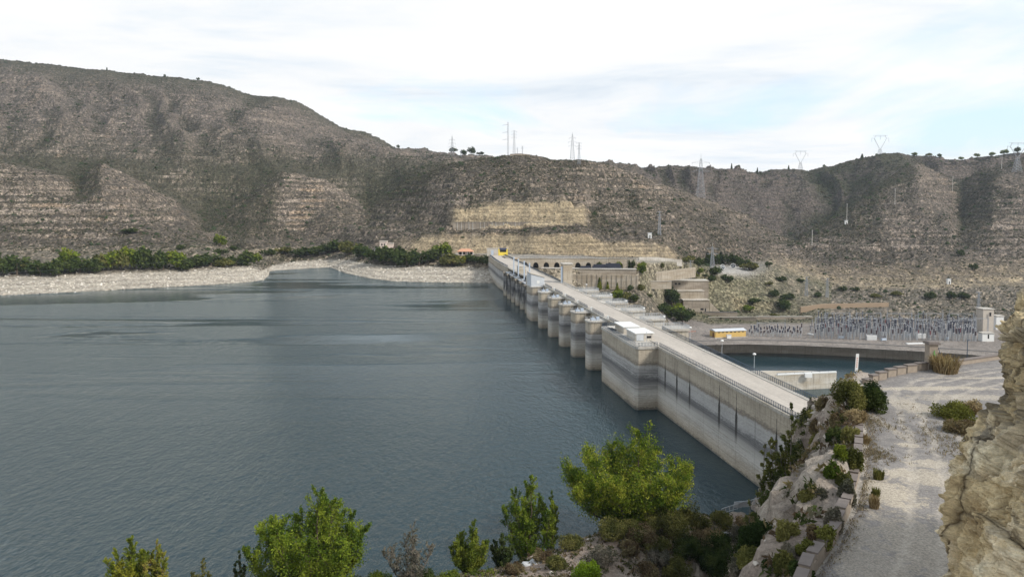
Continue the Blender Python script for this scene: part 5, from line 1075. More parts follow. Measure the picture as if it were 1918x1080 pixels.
c = g.mix(0.7, g.attr('Col')['Color'], g.ramp(b1, [(0.3, 0.55), (0.5, 1.0), (0.7, 1.35)]), 'MULTIPLY'); c = g.mix(0.5, c, g.ramp(b2, [(0.3, 0.6), (0.7, 1.35)]), 'MULTIPLY'); c = g.mix(0.4, c, g.ramp(b3, [(0.35, 0.65), (0.6, 1.15)]), 'MULTIPLY')
c = g.mix(g.math('MULTIPLY', g.math('SUBTRACT', 1.0, k1), 0.75), c, (0.06, 0.045, 0.03)); c = g.mix(g.math('MULTIPLY', g.math('SUBTRACT', 1.0, k2), g.mrange(pk, 0.50, 0.6, 0, 0.5)), c, (0.10, 0.075, 0.05))
M_ROCK = g.out(c, 0.95, g.bump(g.math('ADD', g.math('ADD', g.math('MULTIPLY', k1, 1.0), g.math('MULTIPLY', k2, 0.25)), g.math('ADD', g.math('MULTIPLY', b2, 0.35), g.math('MULTIPLY', b3, 0.5))), 0.8, 0.22), spec=0.15)
tag(np_mesh('cliff', CVa.reshape(-1, 3), Q4, M_ROCK, smooth=False, cols=np.clip(rc, 0.02, 0.7).reshape(-1, 3)), kind='structure')

# ------------------------------------------------------------------ low walls, pillar, posts
M_BLOCK = simple('parapet_stone', (0.30, 0.25, 0.20), 0.95, 0.35, 2.2, bump=0.5); M_BTOP = simple('parapet_top', (0.17, 0.145, 0.13), 0.95, 0.3, 2.0, bump=0.4)
wl = [(11.3, 29.6), (14.3, 34.7), (16.8, 38), (19.3, 41.9), (23.0, 48.5), (26.6, 56), (29.9, 64.0)]
def resample(pl, step):
    out = []; carry = 0.0
    for a, b in zip(pl[:-1], pl[1:]):
        a = Vector(a); b = Vector(b); L_ = (b - a).length; d = (b - a) / L_; t = carry
        while t < L_: out.append((a + d * t, d)); t += step
        carry = t - L_
    return out
ww = empty('parapet_wall', (19.3, 41.9, 47.3), label='crenellated low stone parapet along the left edge of the gravel road', cat='wall')
mb = MB()
for a, b in zip(wl[:-1], wl[1:]):
    F, Ln = fr((*a, 46.0), (*b, 46.0)); mb.box(-0.02, Ln + 0.02, -0.05, 0.40, -0.6, 1.98, F)
build('base_wall', mb, M_BLOCK, ww, (19.3, 41.9, 47.3))
for q, d in resample(wl, 1.62)[:-1]:
    F, Ln = fr((q.x, q.y, 47.98), (q.x + d.x, q.y + d.y, 47.98)); mb = MB(); j = rnd.uniform(-0.03, 0.03)
    mb.box(0.0, 1.26, -0.08 + j, 0.43 + j, 0.003, 0.30 + j, F, 0); mb.box(-0.03, 1.30, -0.10 + j, 0.46 + j, 0.30 + j, 0.37 + j, F, 1); build('block', mb, [M_BLOCK, M_BTOP], ww, (19.3, 41.9, 47.3))
labs = ['leftmost', 'second', 'third', 'fourth', 'fifth', 'sixth', 'seventh']
for i, (x0, x1, y0, y1) in enumerate([(1623, 1633, 712, 721.5), (1635, 1645, 704, 719), (1647, 1661, 698.5, 713), (1664, 1679, 693, 707.5), (1681, 1697, 689, 703.5), (1700, 1718, 685, 700), (1720, 1738, 681.5, 695.5)]):
    a = pz(x0, y1, 47.45); c = pz(x1, y1 - 1.6, 47.45); F, Ln = fr(a, c); h = (y1 - y0) * a[1] / F0
    e = empty('parapet_block', a, label=f'squat concrete parapet block beyond the bend of the road, {labs[i]} from the left' if i else 'squat concrete parapet block beyond the bend of the road, leftmost of seven', cat='block', group='parapet blocks at the road bend')
    mb = MB(); mb.box(0, Ln, 0, 0.5, -0.6, h, F); build('body', mb, M_BLOCK, e, a); mb = MB(); mb.box(-0.05, Ln + 0.05, -0.06, 0.56, h, h + 0.12, F); build('coping', mb, M_BTOP, e, a)
a = pz(1762, 690, 47.45); c = pz(1880, 673, 47.45); F, Ln = fr(a, c); e = empty('parapet_wall', a, label='low tan parapet running right from the tall pillar to the cliff', cat='wall'); mb = MB(); mb.box(0, Ln + 8, 0, 0.5, -0.6, 0.5, F); build('base_wall', mb, M_BLOCK, e, a); mb = MB(); mb.box(0, Ln + 8, -0.06, 0.56, 0.503, 0.62, F); build('coping', mb, M_BTOP, e, a)
a = pz(1740, 693, 47.45); e = empty('pillar', a, label='tall square concrete gate pillar with green paint mark on its face', cat='pillar')
F = lambda x, y, z: (a[0] + x, a[1] + y, a[2] + z); mb = MB(); mb.prism([(0, 0), (0.92, 0.0), (0.92, 0.92), (0, 0.92)], -0.5, 2.75, F); build('shaft', mb, M_BLOCK, e, a)
mb = MB(); mb.box(-0.16, 1.08, -0.16, 1.08, 2.75, 2.95, F); mb.box(-0.05, 0.97, -0.05, 0.97, 2.95, 3.03, F); build('cap', mb, M_BTOP, e, a)
M_GREEN = simple('green_paint', (0.12, 0.42, 0.08), 0.7); mb = MB()
for (x0, z0, x1, z1) in [(0.50, 1.1, 0.54, 2.15), (0.32, 1.75, 0.76, 1.68), (0.36, 1.45, 0.52, 1.62), (0.54, 1.62, 0.72, 1.38), (0.38, 2.0, 0.50, 1.85)]:
    mb.tube(F(x0, -0.012, z0), F(x1, -0.012, z1), 0.028, n=4)
build('paint_mark', mb, M_GREEN, e, a)
mb = MB(); mb.tube(F(1.05, 0.3, 2.5), F(1.75, 0.2, 0.2), 0.035, n=5); tag(build('strut', mb, M_RAIL, origin=F(1.75, 0.2, 0)), 'thin steel strut leaning against the right side of the pillar', 'strut')
p = pz(1811, 679, 47.45); e = empty('fence_post', p, label='thin dark steel post behind the low parapet near the cliff', cat='post'); mb = MB(); mb.tube((0, 0, -0.5), (0, 0, 2.6), 0.04, n=6); build('post', mb, M_RAIL, e); mb = MB(); mb.tube((0, 0, 2.55), (0.22, 0, 2.55), 0.04, n=6); build('bracket', mb, M_RAIL, e)
M_MARK = simple('faded_red_print', (0.55, 0.30, 0.26), 0.7)
p = pz(1602, 727, 46.2); e = empty('marker_post', p, R(0), label='tall narrow white sign board on a grey post at the tip of the promontory', cat='sign post')
mb = MB(); mb.tube((0, 0, -0.8), (0.10, 0, 1.9), 0.05, n=6); build('post', mb, M_GALV, e); mb = MB(); mb.prism([(-0.10, -0.04), (0.20, -0.04), (0.20, 0.02), (-0.10, 0.02)], 1.75, 3.6, lambda x, y, z: (x + 0.05 * (z - 1.75), y, z)); build('board', mb, M_WHITE, e)
mb = MB()
for k in range(5): z = 2.2 + k * 0.22; mb.box(-0.02 + 0.05 * (z - 1.75), 0.12 + 0.05 * (z - 1.75), -0.048, -0.042, z, z + 0.13)
build('print', mb, M_MARK, e)
# waterside railing at the foot of the dam
r0 = pz(1352, 962, 3.2); r1 = pz(1395, 948, 3.0); r2 = pz(1430, 940, 3.2)
e = empty('waterside_railing', r1, label='pale metal railing by the water at the foot of the dam wall', cat='railing'); build('rail', railing([r0, r1, r2], h=1.1, sp=1.2, bal=0.3, r=0.05), M_GALV, e, r1)
mb = MB(); F, Ln = fr((r1[0] - 2.4, r1[1] - 0.8, r1[2]), (r1[0] + 1.0, r1[1] - 0.2, r1[2])); mb.box(0, Ln, 0, 0.15, 0.1, 1.3, F); tag(build('gate_panel', mb, M_GALV, e, r1))
# ------------------------------------------------------------------ foliage
def leaf_mat(name, trans=0.27):
    g = G(name); col = g.attr('Col')['Color']
    d = g.n('ShaderNodeBsdfDiffuse', {'Color': col, 'Roughness': 1.0}); tr = g.n('ShaderNodeBsdfTranslucent', {'Color': g.mix(0.5, col, (0.9, 1.0, 0.35), 'MULTIPLY')})
    gl = g.n('ShaderNodeBsdfGlossy', {'Color': (1, 1, 1), 'Roughness': 0.55}) if False else None
    mx = g.n('ShaderNodeMixShader', {0: trans, 1: d.outputs[0], 2: tr.outputs[0]}); o = g.n('ShaderNodeOutputMaterial'); g.t.links.new(mx.outputs[0], o.inputs[0]); return g.m
M_LEAF = leaf_mat('leaves')
M_BARK = simple('bark', (0.10, 0.075, 0.055), 0.95, 0.35, 3.0); M_BARKG = simple('grey_bark', (0.20, 0.17, 0.145), 0.95, 0.35, 3.0)
def leaf_quads(P, size, rg, up=0.3, elong=1.7):
    n = len(P); a = rg.normal(size=(n, 3)); a[:, 2] = a[:, 2] * 0.8 + up; a /= np.linalg.norm(a, axis=1, keepdims=True)
    b = np.cross(a, rg.normal(size=(n, 3))); b /= np.maximum(np.linalg.norm(b, axis=1, keepdims=True), 1e-6)
    s = size * (0.6 + 0.8 * rg.random(n))[:, None]; A = a * s * elong * 0.5; B = b * s * 0.5
    V_ = np.stack([P - A, P + B * 0.9, P + A, P - B * 0.9], 1).reshape(-1, 3); return V_, np.arange(4 * n).reshape(n, 4)
def leaf_cols(P, pal, rg, spread=0.25, zr=None, tip=None):
    n = len(P); pal = np.array(pal); k = np.clip((fbm(P[:, 0] / 1.5, P[:, 1] / 1.5, P[:, 2] / 1.5, oct=2, seed=int(rg.integers(999))) * 1.4 + 0.5 + rg.normal(0, 0.18, n)), 0, 0.999) * (len(pal) - 1)
    i = k.astype(int); f = (k - i)[:, None]; c = pal[i] * (1 - f) + pal[np.minimum(i + 1, len(pal) - 1)] * f
    return np.repeat(c * (1 + spread * (rg.random((n, 1)) * 2 - 1)), 4, 0)
def plume_tree(name, loc, H, Wd, seed, pal, n_limb=9, leaves=14000, lsize=0.34, upright=0.7, trunk_r=0.35, label=None, cat='tree', group=None, open_=0.0, bark=None, low=0.12, rfac=0.125):
    rg = np.random.default_rng(seed); e = empty(name, loc, label=label, cat=cat, group=group); mb = MB(); LP = []
    bark = bark or M_BARK; limbs = []
    for k in range(n_limb):
        az = 2 * math.pi * (k + rg.random() * 0.7) / n_limb * 1.618; rr = (Wd / 2) * (0.15 + 0.85 * math.sqrt((k + 0.5) / n_limb)) * (0.85 + 0.3 * rg.random())
        ht = H * (1.0 - (1 - upright) * (2 * rr / Wd) ** 1.6) * (0.82 + 0.18 * rg.random())
        if k == 0: ht = H; rr *= 0.3
        end = np.array([rr * math.cos(az), rr * math.sin(az), ht]); pts = []
        for i in range(9):
            t = i / 8; pts.append(np.array([end[0] * t ** 0.6, end[1] * t ** 0.6, ht * (t ** 1.15 * 0.95 + 0.05 * t)]) + rg.normal(0, 0.02 * H * t * (1 - t) * 2, 3))
        r0 = trunk_r * (0.9 if k == 0 else 0.45 + 0.2 * rg.random())
        for i in range(8): mb.tube(pts[i], pts[i + 1], r0 * (1 - i / 8) + 0.03, r0 * (1 - (i + 1) / 8) + 0.03, 6, cap=False)
        limbs.append((pts, ht))
    nsub = 26; per = max(3, leaves // (n_limb * nsub))
    for pts, ht in limbs:
        P_ = np.array(pts)
        for j in range(nsub):
            t = low + (1 - low) * (j + rg.random()) / nsub; t = min(t, 0.999); i = int(t * 8); f = t * 8 - i; q = P_[i] * (1 - f) + P_[min(i + 1, 8)] * f
            R_ = Wd * rfac * math.sin(math.pi * min(1, (t - low * 0.5) ** 0.75)) ** 0.7 + 0.02 * Wd
            a = rg.random() * 6.28; L_ = R_ * (0.7 + 0.7 * rg.random()); tip = q + np.array([math.cos(a) * L_, math.sin(a) * L_, L_ * (0.5 + 0.9 * rg.random()) * (0.6 + t)])
            mb.tube(q, tip, 0.05, 0.02, 3, cap=False)
            u = rg.random(per) ** 0.7; c = q[None] * (1 - u[:, None]) + tip[None] * u[:, None]; LP.append(c + rg.normal(0, 1, (per, 3)) * (R_ * 0.17 * (1.15 - open_)) * (1, 1, 1.1))
    LP = np.concatenate(LP); LP = LP[LP[:, 2] > 0.3]
    V_, Q_ = leaf_quads(LP, lsize, rg, 0.5); build('trunk', mb, bark, e, smooth=True)
    np_mesh('crown', V_, Q_, M_LEAF, e, smooth=False, cols=leaf_cols(LP, pal, rg)); return e
def bush(name, loc, H, Wd, seed, pal, leaves=1500, lsize=0.22, label=None, cat='bush', group=None, parent=None, spiky=0.12, lobes=12, stems=8):
    rg = np.random.default_rng(seed); e = empty(name, loc, label=label, cat=cat, group=group); LP = []; mb = MB()
    for k in range(lobes):
        a = rg.random() * 6.28; rr = Wd * 0.42 * math.sqrt(rg.random()); hz = H * (0.30 + 0.38 * rg.random()) * (1 - 0.5 * (rr / (Wd * 0.5)) ** 2); c = np.array([rr * math.cos(a), rr * math.sin(a), hz])
        n = leaves // lobes; d = rg.normal(size=(n, 3)); d /= np.linalg.norm(d, axis=1, keepdims=True); rad = (0.35 + 0.65 * rg.random(n) ** 0.5) * (1 + 0.35 * fbm(d[:, 0] * 2.2 + k, d[:, 1] * 2.2, d[:, 2] * 2.2, oct=2, seed=seed + k))
        LP.append(c + d * rad[:, None] * np.array([Wd * 0.21, Wd * 0.21, min(H * 0.34, H - hz + 0.02)]) * (0.7 + 0.6 * rg.random()))
        mb.tube((0, 0, -0.2), c, 0.05 * H ** 0.5, 0.02, 4, cap=False)
    LP = np.concatenate(LP); LP = LP[LP[:, 2] > -0.1 * H]
    if spiky: 
        n = len(LP); LP[:, 2] += rg.random(n) ** 3 * H * spiky
    V_, Q_ = leaf_quads(LP, lsize, rg, 0.4 + spiky); build('stem', mb, M_BARKG, e)
    np_mesh('foliage', V_, Q_, M_LEAF, e, smooth=False, cols=leaf_cols(LP, pal, rg, 0.35)); return e
def tuft(name, loc, H, Wd, seed, pal, n=500, label=None, cat='grass tuft', group=None, bw=0.05):
    rg = np.random.default_rng(seed); e = empty(name, loc, label=label, cat=cat, group=group)
    a = rg.random(n) * 6.28; r = Wd * 0.32 * np.sqrt(rg.random(n)); B = np.stack([r * np.cos(a), r * np.sin(a), np.full(n, -0.1)], -1); le = H * (0.55 + 0.5 * rg.random(n)); an_ = a + rg.normal(0, 0.8, n); ln = (0.15 + 0.6 * rg.random(n)) * Wd * 0.4
    Tp = B + np.stack([ln * np.cos(an_), ln * np.sin(an_), le], -1); Md = (B + Tp) / 2 + np.stack([-ln * 0.15 * np.cos(an_), -ln * 0.15 * np.sin(an_), le * 0.12], -1); sd_ = np.stack([-np.sin(an_), np.cos(an_), np.zeros(n)], -1) * bw
    V_ = np.stack([B - sd_, B + sd_, Md + sd_ * 0.8, Md - sd_ * 0.8, Tp + sd_ * 0.25, Tp - sd_ * 0.25], 1).reshape(-1, 3); i = np.arange(n)[:, None] * 6; Q_ = np.concatenate([i + np.array([0, 1, 2, 3]), i + np.array([3, 2, 4, 5])], 0)
    pal = np.array(pal); c = pal[rg.integers(0, len(pal), n)] * (0.75 + 0.5 * rg.random((n, 1))); np_mesh('blades', V_, Q_, M_LEAF, e, smooth=False, cols=np.repeat(c, 6, 0)); return e
FG = [(0.06, 0.10, 0.014), (0.105, 0.16, 0.02), (0.165, 0.22, 0.026), (0.22, 0.27, 0.034)]
YG = [(0.07, 0.115, 0.016), (0.14, 0.195, 0.022), (0.22, 0.275, 0.03), (0.30, 0.31, 0.045)]
MG = [(0.075, 0.11, 0.02), (0.13, 0.175, 0.026), (0.20, 0.23, 0.034)]
BG = [(0.09, 0.12, 0.018), (0.15, 0.19, 0.022), (0.22, 0.245, 0.03), (0.29, 0.29, 0.04)]
DG = [(0.028, 0.045, 0.017), (0.052, 0.078, 0.025), (0.088, 0.112, 0.036)]
OL = [(0.085, 0.092, 0.03), (0.15, 0.15, 0.048), (0.22, 0.205, 0.07)]
GRY = [(0.10, 0.10, 0.075), (0.17, 0.16, 0.125), (0.23, 0.20, 0.16)]
DRY = [(0.20, 0.14, 0.075), (0.30, 0.22, 0.12), (0.38, 0.30, 0.18)]
BR = [(0.12, 0.085, 0.05), (0.19, 0.145, 0.085), (0.24, 0.20, 0.11)]
LIME = [(0.16, 0.25, 0.02), (0.25, 0.35, 0.03)]
AUT = [(0.17, 0.20, 0.03), (0.27, 0.26, 0.05), (0.36, 0.27, 0.08)]
# ---- near trees:  px centre, top, width px, ground xy distance
def near_loc(px, D):
    a, y, w = ray(px, 1000); X_ = (px - 959) / F0 * (D * math.cos(TH) + 58 * math.sin(TH)); return (X_, D, max(G_at(X_, D), 0.3) - 0.2)
def ptree(px, top, wpx, D, seed, pal, label, **k):
    loc = near_loc(px, D); dep = D * math.cos(TH) + 55 * math.sin(TH)
    zt_ = CAMZ - (top - 385) / F0 * D * 1.0; H = zt_ - loc[2]; return plume_tree(k.pop('name', 'poplar_tree'), loc, H, wpx * dep / F0, seed, pal, label=label, **k)
ptree(1186, 822, 284, 136, 11, YG, 'largest tree, broad yellow-green poplar on the bank in front of the dam wall', n_limb=17, leaves=62000, lsize=0.235, upright=0.36, trunk_r=0.4, low=0.14, rfac=0.088)
ptree(587, 940, 216, 112, 12, FG, 'round full mid-green poplar standing alone at the bottom centre-left shore', n_limb=19, leaves=66000, lsize=0.215, upright=0.66, trunk_r=0.4, low=0.06, rfac=0.115)
ptree(990, 900, 100, 131, 13, FG, 'slender upright green tree left of the largest tree, on the shore', n_limb=9, leaves=20000, lsize=0.20, upright=0.66, trunk_r=0.22, open_=0.0, low=0.14)
ptree(1032, 935, 44, 133, 14, MG, 'small narrow green tree close beside the slender upright tree', n_limb=5, leaves=7000, lsize=0.19, upright=0.8, trunk_r=0.14, low=0.2)
ptree(243, 1020, 74, 112, 15, BG, 'young green poplar at the bottom left edge of the shore', n_limb=7, leaves=12000, lsize=0.19, upright=0.7, trunk_r=0.15)
ptree(292, 1030, 60, 112, 16, AUT, 'small yellowing tree right beside the young poplar at bottom left', n_limb=6, leaves=8000, lsize=0.18, upright=0.75, trunk_r=0.13, open_=0.1)
ptree(448, 1050, 36, 113, 17, DG, 'small dark sapling left of the round full poplar', n_limb=4, leaves=1700, lsize=0.24, upright=0.8, trunk_r=0.1)
ptree(378, 1062, 40, 113, 18, OL, 'low olive sapling just right of the person on the shore', n_limb=4, leaves=1500, lsize=0.24, upright=0.7, trunk_r=0.1)
ptree(768, 998, 92, 116, 19, GRY, 'sparse grey-brown half-bare tree between the two largest shore trees', n_limb=7, leaves=3600, lsize=0.20, upright=0.62, trunk_r=0.12, open_=0.3, bark=M_BARKG)
ptree(882, 994, 76, 121, 20, MG, 'rounded green shore tree right of the sparse grey tree', n_limb=9, leaves=16000, lsize=0.19, upright=0.5, trunk_r=0.14)
ptree(940, 1015, 44, 123, 21, DG, 'dark green small tree under the slender upright tree', n_limb=5, leaves=3200, lsize=0.26, upright=0.6, trunk_r=0.12)
# feathery tamarisks on the cliff ledge
def ledge(px, base, z, top, wpx, seed, pal, label, **k):
    loc = (px, base, G_at(px, base) - 0.4); H = CAMZ - (top - 385) / F0 * loc[1] - loc[2]
    return plume_tree(k.pop('name', 'tamarisk'), loc, max(H, 2), wpx * loc[1] / F0, seed, pal, label=label, bark=M_BARKG, **k)
TM = [(0.06, 0.078, 0.028), (0.11, 0.125, 0.038), (0.18, 0.18, 0.06)]
ledge(29.8, 79, 35, 768, 112, 31, TM, 'tall feathery dark green tamarisk overlapping the near end of the dam', n_limb=11, leaves=20000, lsize=0.17, upright=0.7, trunk_r=0.14, open_=0.15)
ledge(27.2, 80, 30, 836, 96, 32, TM, 'feathery tamarisk leaning over the water left of the tallest tamarisk', n_limb=10, leaves=13000, lsize=0.16, upright=0.6, trunk_r=0.12, open_=0.15)
ledge(35.6, 86, 39, 800, 60, 33, [(0.08, 0.09, 0.03), (0.15, 0.15, 0.04), (0.22, 0.2, 0.05)], 'yellow-olive feathery bush right of the tallest tamarisk', n_limb=8, leaves=9000, lsize=0.15, upright=0.7, trunk_r=0.09, name='shrub')
# ---- near bushes
def nb(px, base, hpx, wpx, pal, label, kind='bush', leaves=None, **k):
    loc = near_hit(px, base); s_ = loc[1] / F0; H, Wd = hpx * s_ * 1.08, wpx * s_; sd = int(px * 7 + base)
    if kind == 'tuft': return tuft('grass_tuft', loc, H, Wd, sd, pal, n=leaves or 420, label=label, bw=0.018 + 0.0004 * loc[1])
    return bush('bush', (loc[0], loc[1], loc[2] - 0.1), H, Wd, sd, pal, leaves or int(1500 + 16 * wpx * hpx / 8), 0.05 + 0.0010 * loc[1], label=label, **k)
NB_ = [(1624, 772, 62, 62, DG, 'dense dark green bush at the road bend by the end of the parapet'), (1588, 764, 52, 60, OL, 'olive-green bush left of the dense dark bush at the road bend'), (1598, 790, 22, 40, DRY, 'dry straw-coloured bush hanging over the end of the parapet'),
 (1572, 722, 32, 40, DRY, 'dry brown bush beside the white sign board'), (1592, 702, 24, 22, OL, 'thin sprig of brush behind the white sign board'),
 (1098, 1084, 38, 52, LIME, 'bright lime-green bush at the bottom edge of the picture'), (1338, 1066, 60, 92, DG, 'big dark green bush in the middle of the bank'), (1425, 1035, 62, 80, DG, 'big dark green bush at the foot of the rock face'),
 (1290, 1050, 44, 70, DG, 'dark green bush left of the big dark bush on the bank'), (1250, 1000, 44, 72, OL, 'olive bush under the right side of the largest tree'), (1160, 1010, 34, 90, OL, 'long olive bush on the bank edge under the largest tree'),
 (1205, 1018, 34, 56, BR, 'brownish bush in the middle of the upper bank'), (1130, 1055, 34, 56, GRY, 'grey bush above the lime-green bush'), (1235, 1062, 34, 52, GRY, 'grey-green bush left of the dark green bushes'),
 (1180, 1040, 26, 40, BR, 'small brown bush between the two grey bushes'), (1070, 1026, 26, 44, OL, 'olive bush at the bank edge right of the small narrow tree'), (1020, 1050, 24, 40, BR, 'small brown bush by the pale stones near the slender tree'),
 (1045, 1062, 22, 40, OL, 'low olive bush left of the lime-green bush'), (965, 1074, 22, 36, BR, 'low brown bush at the left tip of the bare bank'), (985, 1030, 22, 40, OL, 'low olive bush at the foot of the slender upright tree'),
 (900, 1070, 44, 70, MG, 'green bush below the rounded shore tree'), (845, 1076, 40, 76, MG, 'mid-green bush left of the rounded shore tree'), (800, 1084, 44, 70, DG, 'dark green bush at the bottom edge below the sparse grey tree'), (715, 1088, 40, 64, MG, 'green bush between the round poplar and the sparse grey tree'),
 (755, 1086, 26, 50, OL, 'low olive bush under the sparse grey tree'), (668, 1088, 34, 40, DG, 'dark bush at the right foot of the round full poplar'), (500, 1090, 34, 50, DG, 'dark bush at the left foot of the round full poplar'),
 (1300, 985, 40, 60, OL, 'yellow-olive bush by the water right of the largest tree'), (1355, 985, 28, 44, OL, 'olive bush left of the waterside railing'), (1395, 990, 26, 42, DRY, 'dry bush just below the waterside railing'),
 (1385, 1020, 32, 52, GRY, 'grey bush between the big dark bushes and the railing'), (1330, 1012, 24, 44, DRY, 'straw-brown bush above the big dark green bush'), (1440, 985, 34, 46, OL, 'olive bush against the foot of the cliff, above the others'), (1395, 1078, 36, 56, GRY, 'grey-olive bush at the bottom edge right of the big dark bush'),
 (1470, 1080, 44, 40, OL, 'yellow-green bush at the bottom below the rock face'), (1500, 1084, 30, 44, DG, 'dark bush at the bottom edge beside the parapet foot'), (1440, 1082, 34, 34, DG, 'small dark bush at the bottom between grey and yellow-green bushes'),
 (1540, 1030, 40, 44, [(0.14, 0.15, 0.04), (0.22, 0.22, 0.06)], 'pale yellow-green bush on the rocks below the parapet'), (1585, 945, 46, 34, GRY, 'grey bush against the outer side of the parapet'), (1580, 920, 34, 30, OL, 'olive bush above the grey bush outside the parapet'),
 (1560, 990, 44, 36, GRY, 'grey dry shrub on the rock slope left of the parapet'), (1598, 880, 44, 30, OL, 'yellow-green shrub outside the middle of the parapet'), (1592, 830, 34, 32, OL, 'dark olive shrub outside the far part of the parapet'), (1566, 838, 30, 36, DG, 'dark green shrub on the cliff top left of the parapet'),
 (1540, 812, 34, 40, BR, 'brown shrub on the cliff edge near the dam end'), (1552, 770, 30, 40, BR, 'brown shrub below the olive bush of the road bend'), (1520, 790, 26, 34, OL, 'olive shrub just right of the dam railing end'), (1575, 868, 26, 26, MG, 'fresh green shrub on the pale rocks by the parapet'),
 (1782, 786, 34, 66, [(0.11, 0.12, 0.03), (0.19, 0.19, 0.05)], 'round yellow-green bush on the right side of the road'), (1818, 778, 34, 44, DRY, 'straw-coloured bush right behind the yellow-green roadside bush'), (1800, 812, 26, 62, BR, 'low purplish-brown bush in front of the yellow-green roadside bush'), (1830, 836, 22, 36, BR, 'low brown bush at the foot of the cliff beside the road')]
for t_ in NB_: nb(*t_)
EX = [(1472, 1010, 40, 40, OL, 'dark olive bush halfway down the rock face, left edge'), (1478, 965, 40, 36, DG, 'dark green bush at the foot of the left tamarisk'), (1515, 965, 30, 34, OL, 'olive bush under the tallest tamarisk'), (1500, 870, 44, 40, TM, 'feathery green shrub under the dam end railing'), (1480, 900, 40, 36, TM, 'feathery green shrub left of the tallest tamarisk trunk'),
 (1530, 850, 40, 34, OL, 'olive shrub on the upper rock shoulder'), (1555, 895, 34, 30, MG, 'green shrub between the pale rocks and the parapet'), (1545, 945, 32, 30, GRY, 'grey shrub in the middle of the rock face'), (1520, 1010, 30, 28, BR, 'brown shrub low on the rock face'), (1570, 800, 30, 28, BR, 'purplish shrub outside the parapet near its far end'),
 (1508, 1045, 34, 34, [(0.12, 0.13, 0.035), (0.2, 0.2, 0.05)], 'yellow-green shrub above the parapet foot at the bottom'), (1535, 738, 20, 30, BR, 'low brown shrub on the stone heap'), (1512, 815, 34, 36, TM, 'dark feathery shrub touching the end of the dam railing'), (1480, 1050, 34, 40, GRY, 'grey shrub at the bottom left of the rock face'),
 (1265, 1078, 34, 60, OL, 'olive bush at the bottom edge left of the big dark bush'), (1210, 1082, 26, 50, BR, 'brown bush at the bottom edge right of the lime-green bush'), (1310, 1025, 30, 50, BR, 'brown bush touching the top of the big dark bush'), (1360, 1040, 40, 60, DG, 'dark green bush joining the two big dark bushes'), (1410, 1062, 36, 60, OL, 'olive bush below the right-hand dark bush'), (1230, 1030, 24, 50, OL, 'olive bush in the centre of the bank')]
for t_ in EX: nb(*t_)
w_ = None
for px, base, h, w_, lab in [(1770, 700, 34, 62, 'large straw-coloured grass clump right of the pillar'), (1645, 905, 24, 24, 'green-brown grass tuft on the road side of the parapet, upper one'), (1640, 935, 22, 18, 'grass tuft on the road side of the parapet, lower one'), (1637, 960, 30, 22, 'dry grass tuft against the inner side of the parapet'), (1618, 830, 16, 30, 'thin dry grass beside the far part of the parapet'), (1560, 712, 26, 34, 'dry grass clump on the promontory left of the sign board')]:
    nb(px, base, h, w_, DRY if 'dry' in lab or 'straw' in lab else OL, lab, 'tuft', 700 if w_ > 50 else 320)
# small ground cover nobody could count
rg = np.random.default_rng(77)
yy, xx = np.meshgrid(np.arange(GX.shape[0]), np.arange(GX.shape[1]), indexing='ij')
wd = (GM > 0.6) * (NV[..., 2] > 2.5) * (0.25 + 0.75 * sm(n2_ + 0.5 * n1_, -0.15, 0.35)) * np.where(st_ > 0.7, 0.8, 1.0) * (GY < 158) * (GX < 80)
w_ = wd.ravel() / wd.sum(); ix = rg.choice(GX.size, 24000, p=w_); P_ = NV.reshape(-1, 3)[ix]
PP = []; 
for k in range(14): PP.append(P_ + rg.normal(0, 0.22, P_.shape) * (1, 1, 0.6) + (0, 0, 0.16))
PP = np.concatenate(PP); V_, Q_ = leaf_quads(PP, 0.20, rg, 0.8, 2.2); pal = np.array([(0.10, 0.10, 0.035), (0.19, 0.155, 0.08), (0.26, 0.20, 0.12), (0.055, 0.07, 0.025), (0.15, 0.14, 0.10), (0.12, 0.085, 0.055)])
cc_ = np.tile(pal[rg.integers(0, 6, 24000)], (14, 1)) * (0.7 + 0.6 * rg.random((len(PP), 1)))
tag(np_mesh('ground_cover', V_, Q_, M_LEAF, smooth=False, cols=np.repeat(cc_, 4, 0)), 'low mixed tufts and dwarf shrubs covering the near bank and cliff', 'ground cover', kind='stuff')
# verge grass along the parapet and road edges
Pv = []
for q, d in resample(wl, 0.12): Pv.append((q.x + rg.uniform(0.1, 0.9) - d.y * -0.3, q.y + rg.normal(0, 0.2), 47.5))
for px, py, r_ in [(1800, 800, 2.0), (1830, 850, 1.2), (1770, 820, 1.4), (1640, 850, 0.7), (1632, 790, 0.8)]:
    q = pz(px, py, 47.5)
    for _ in range(220): Pv.append((q[0] + rg.normal(0, r_), q[1] + rg.normal(0, r_ * 1.6), 47.5))
Pv = np.array(Pv); PP = np.concatenate([Pv + rg.normal(0, 0.07, Pv.shape) + (0, 0, 0.07) for _ in range(8)]); V_, Q_ = leaf_quads(PP, 0.045, rg, 2.0, 3.4); pal = np.array([(0.36, 0.29, 0.19), (0.27, 0.22, 0.15), (0.24, 0.19, 0.16), (0.18, 0.16, 0.09)])
tag(np_mesh('dry_grass', V_, Q_, M_LEAF, smooth=False, cols=np.repeat(pal[rg.integers(0, 4, len(PP))], 4, 0)), 'short dry grass along the parapet and the road verge', 'grass', kind='stuff')
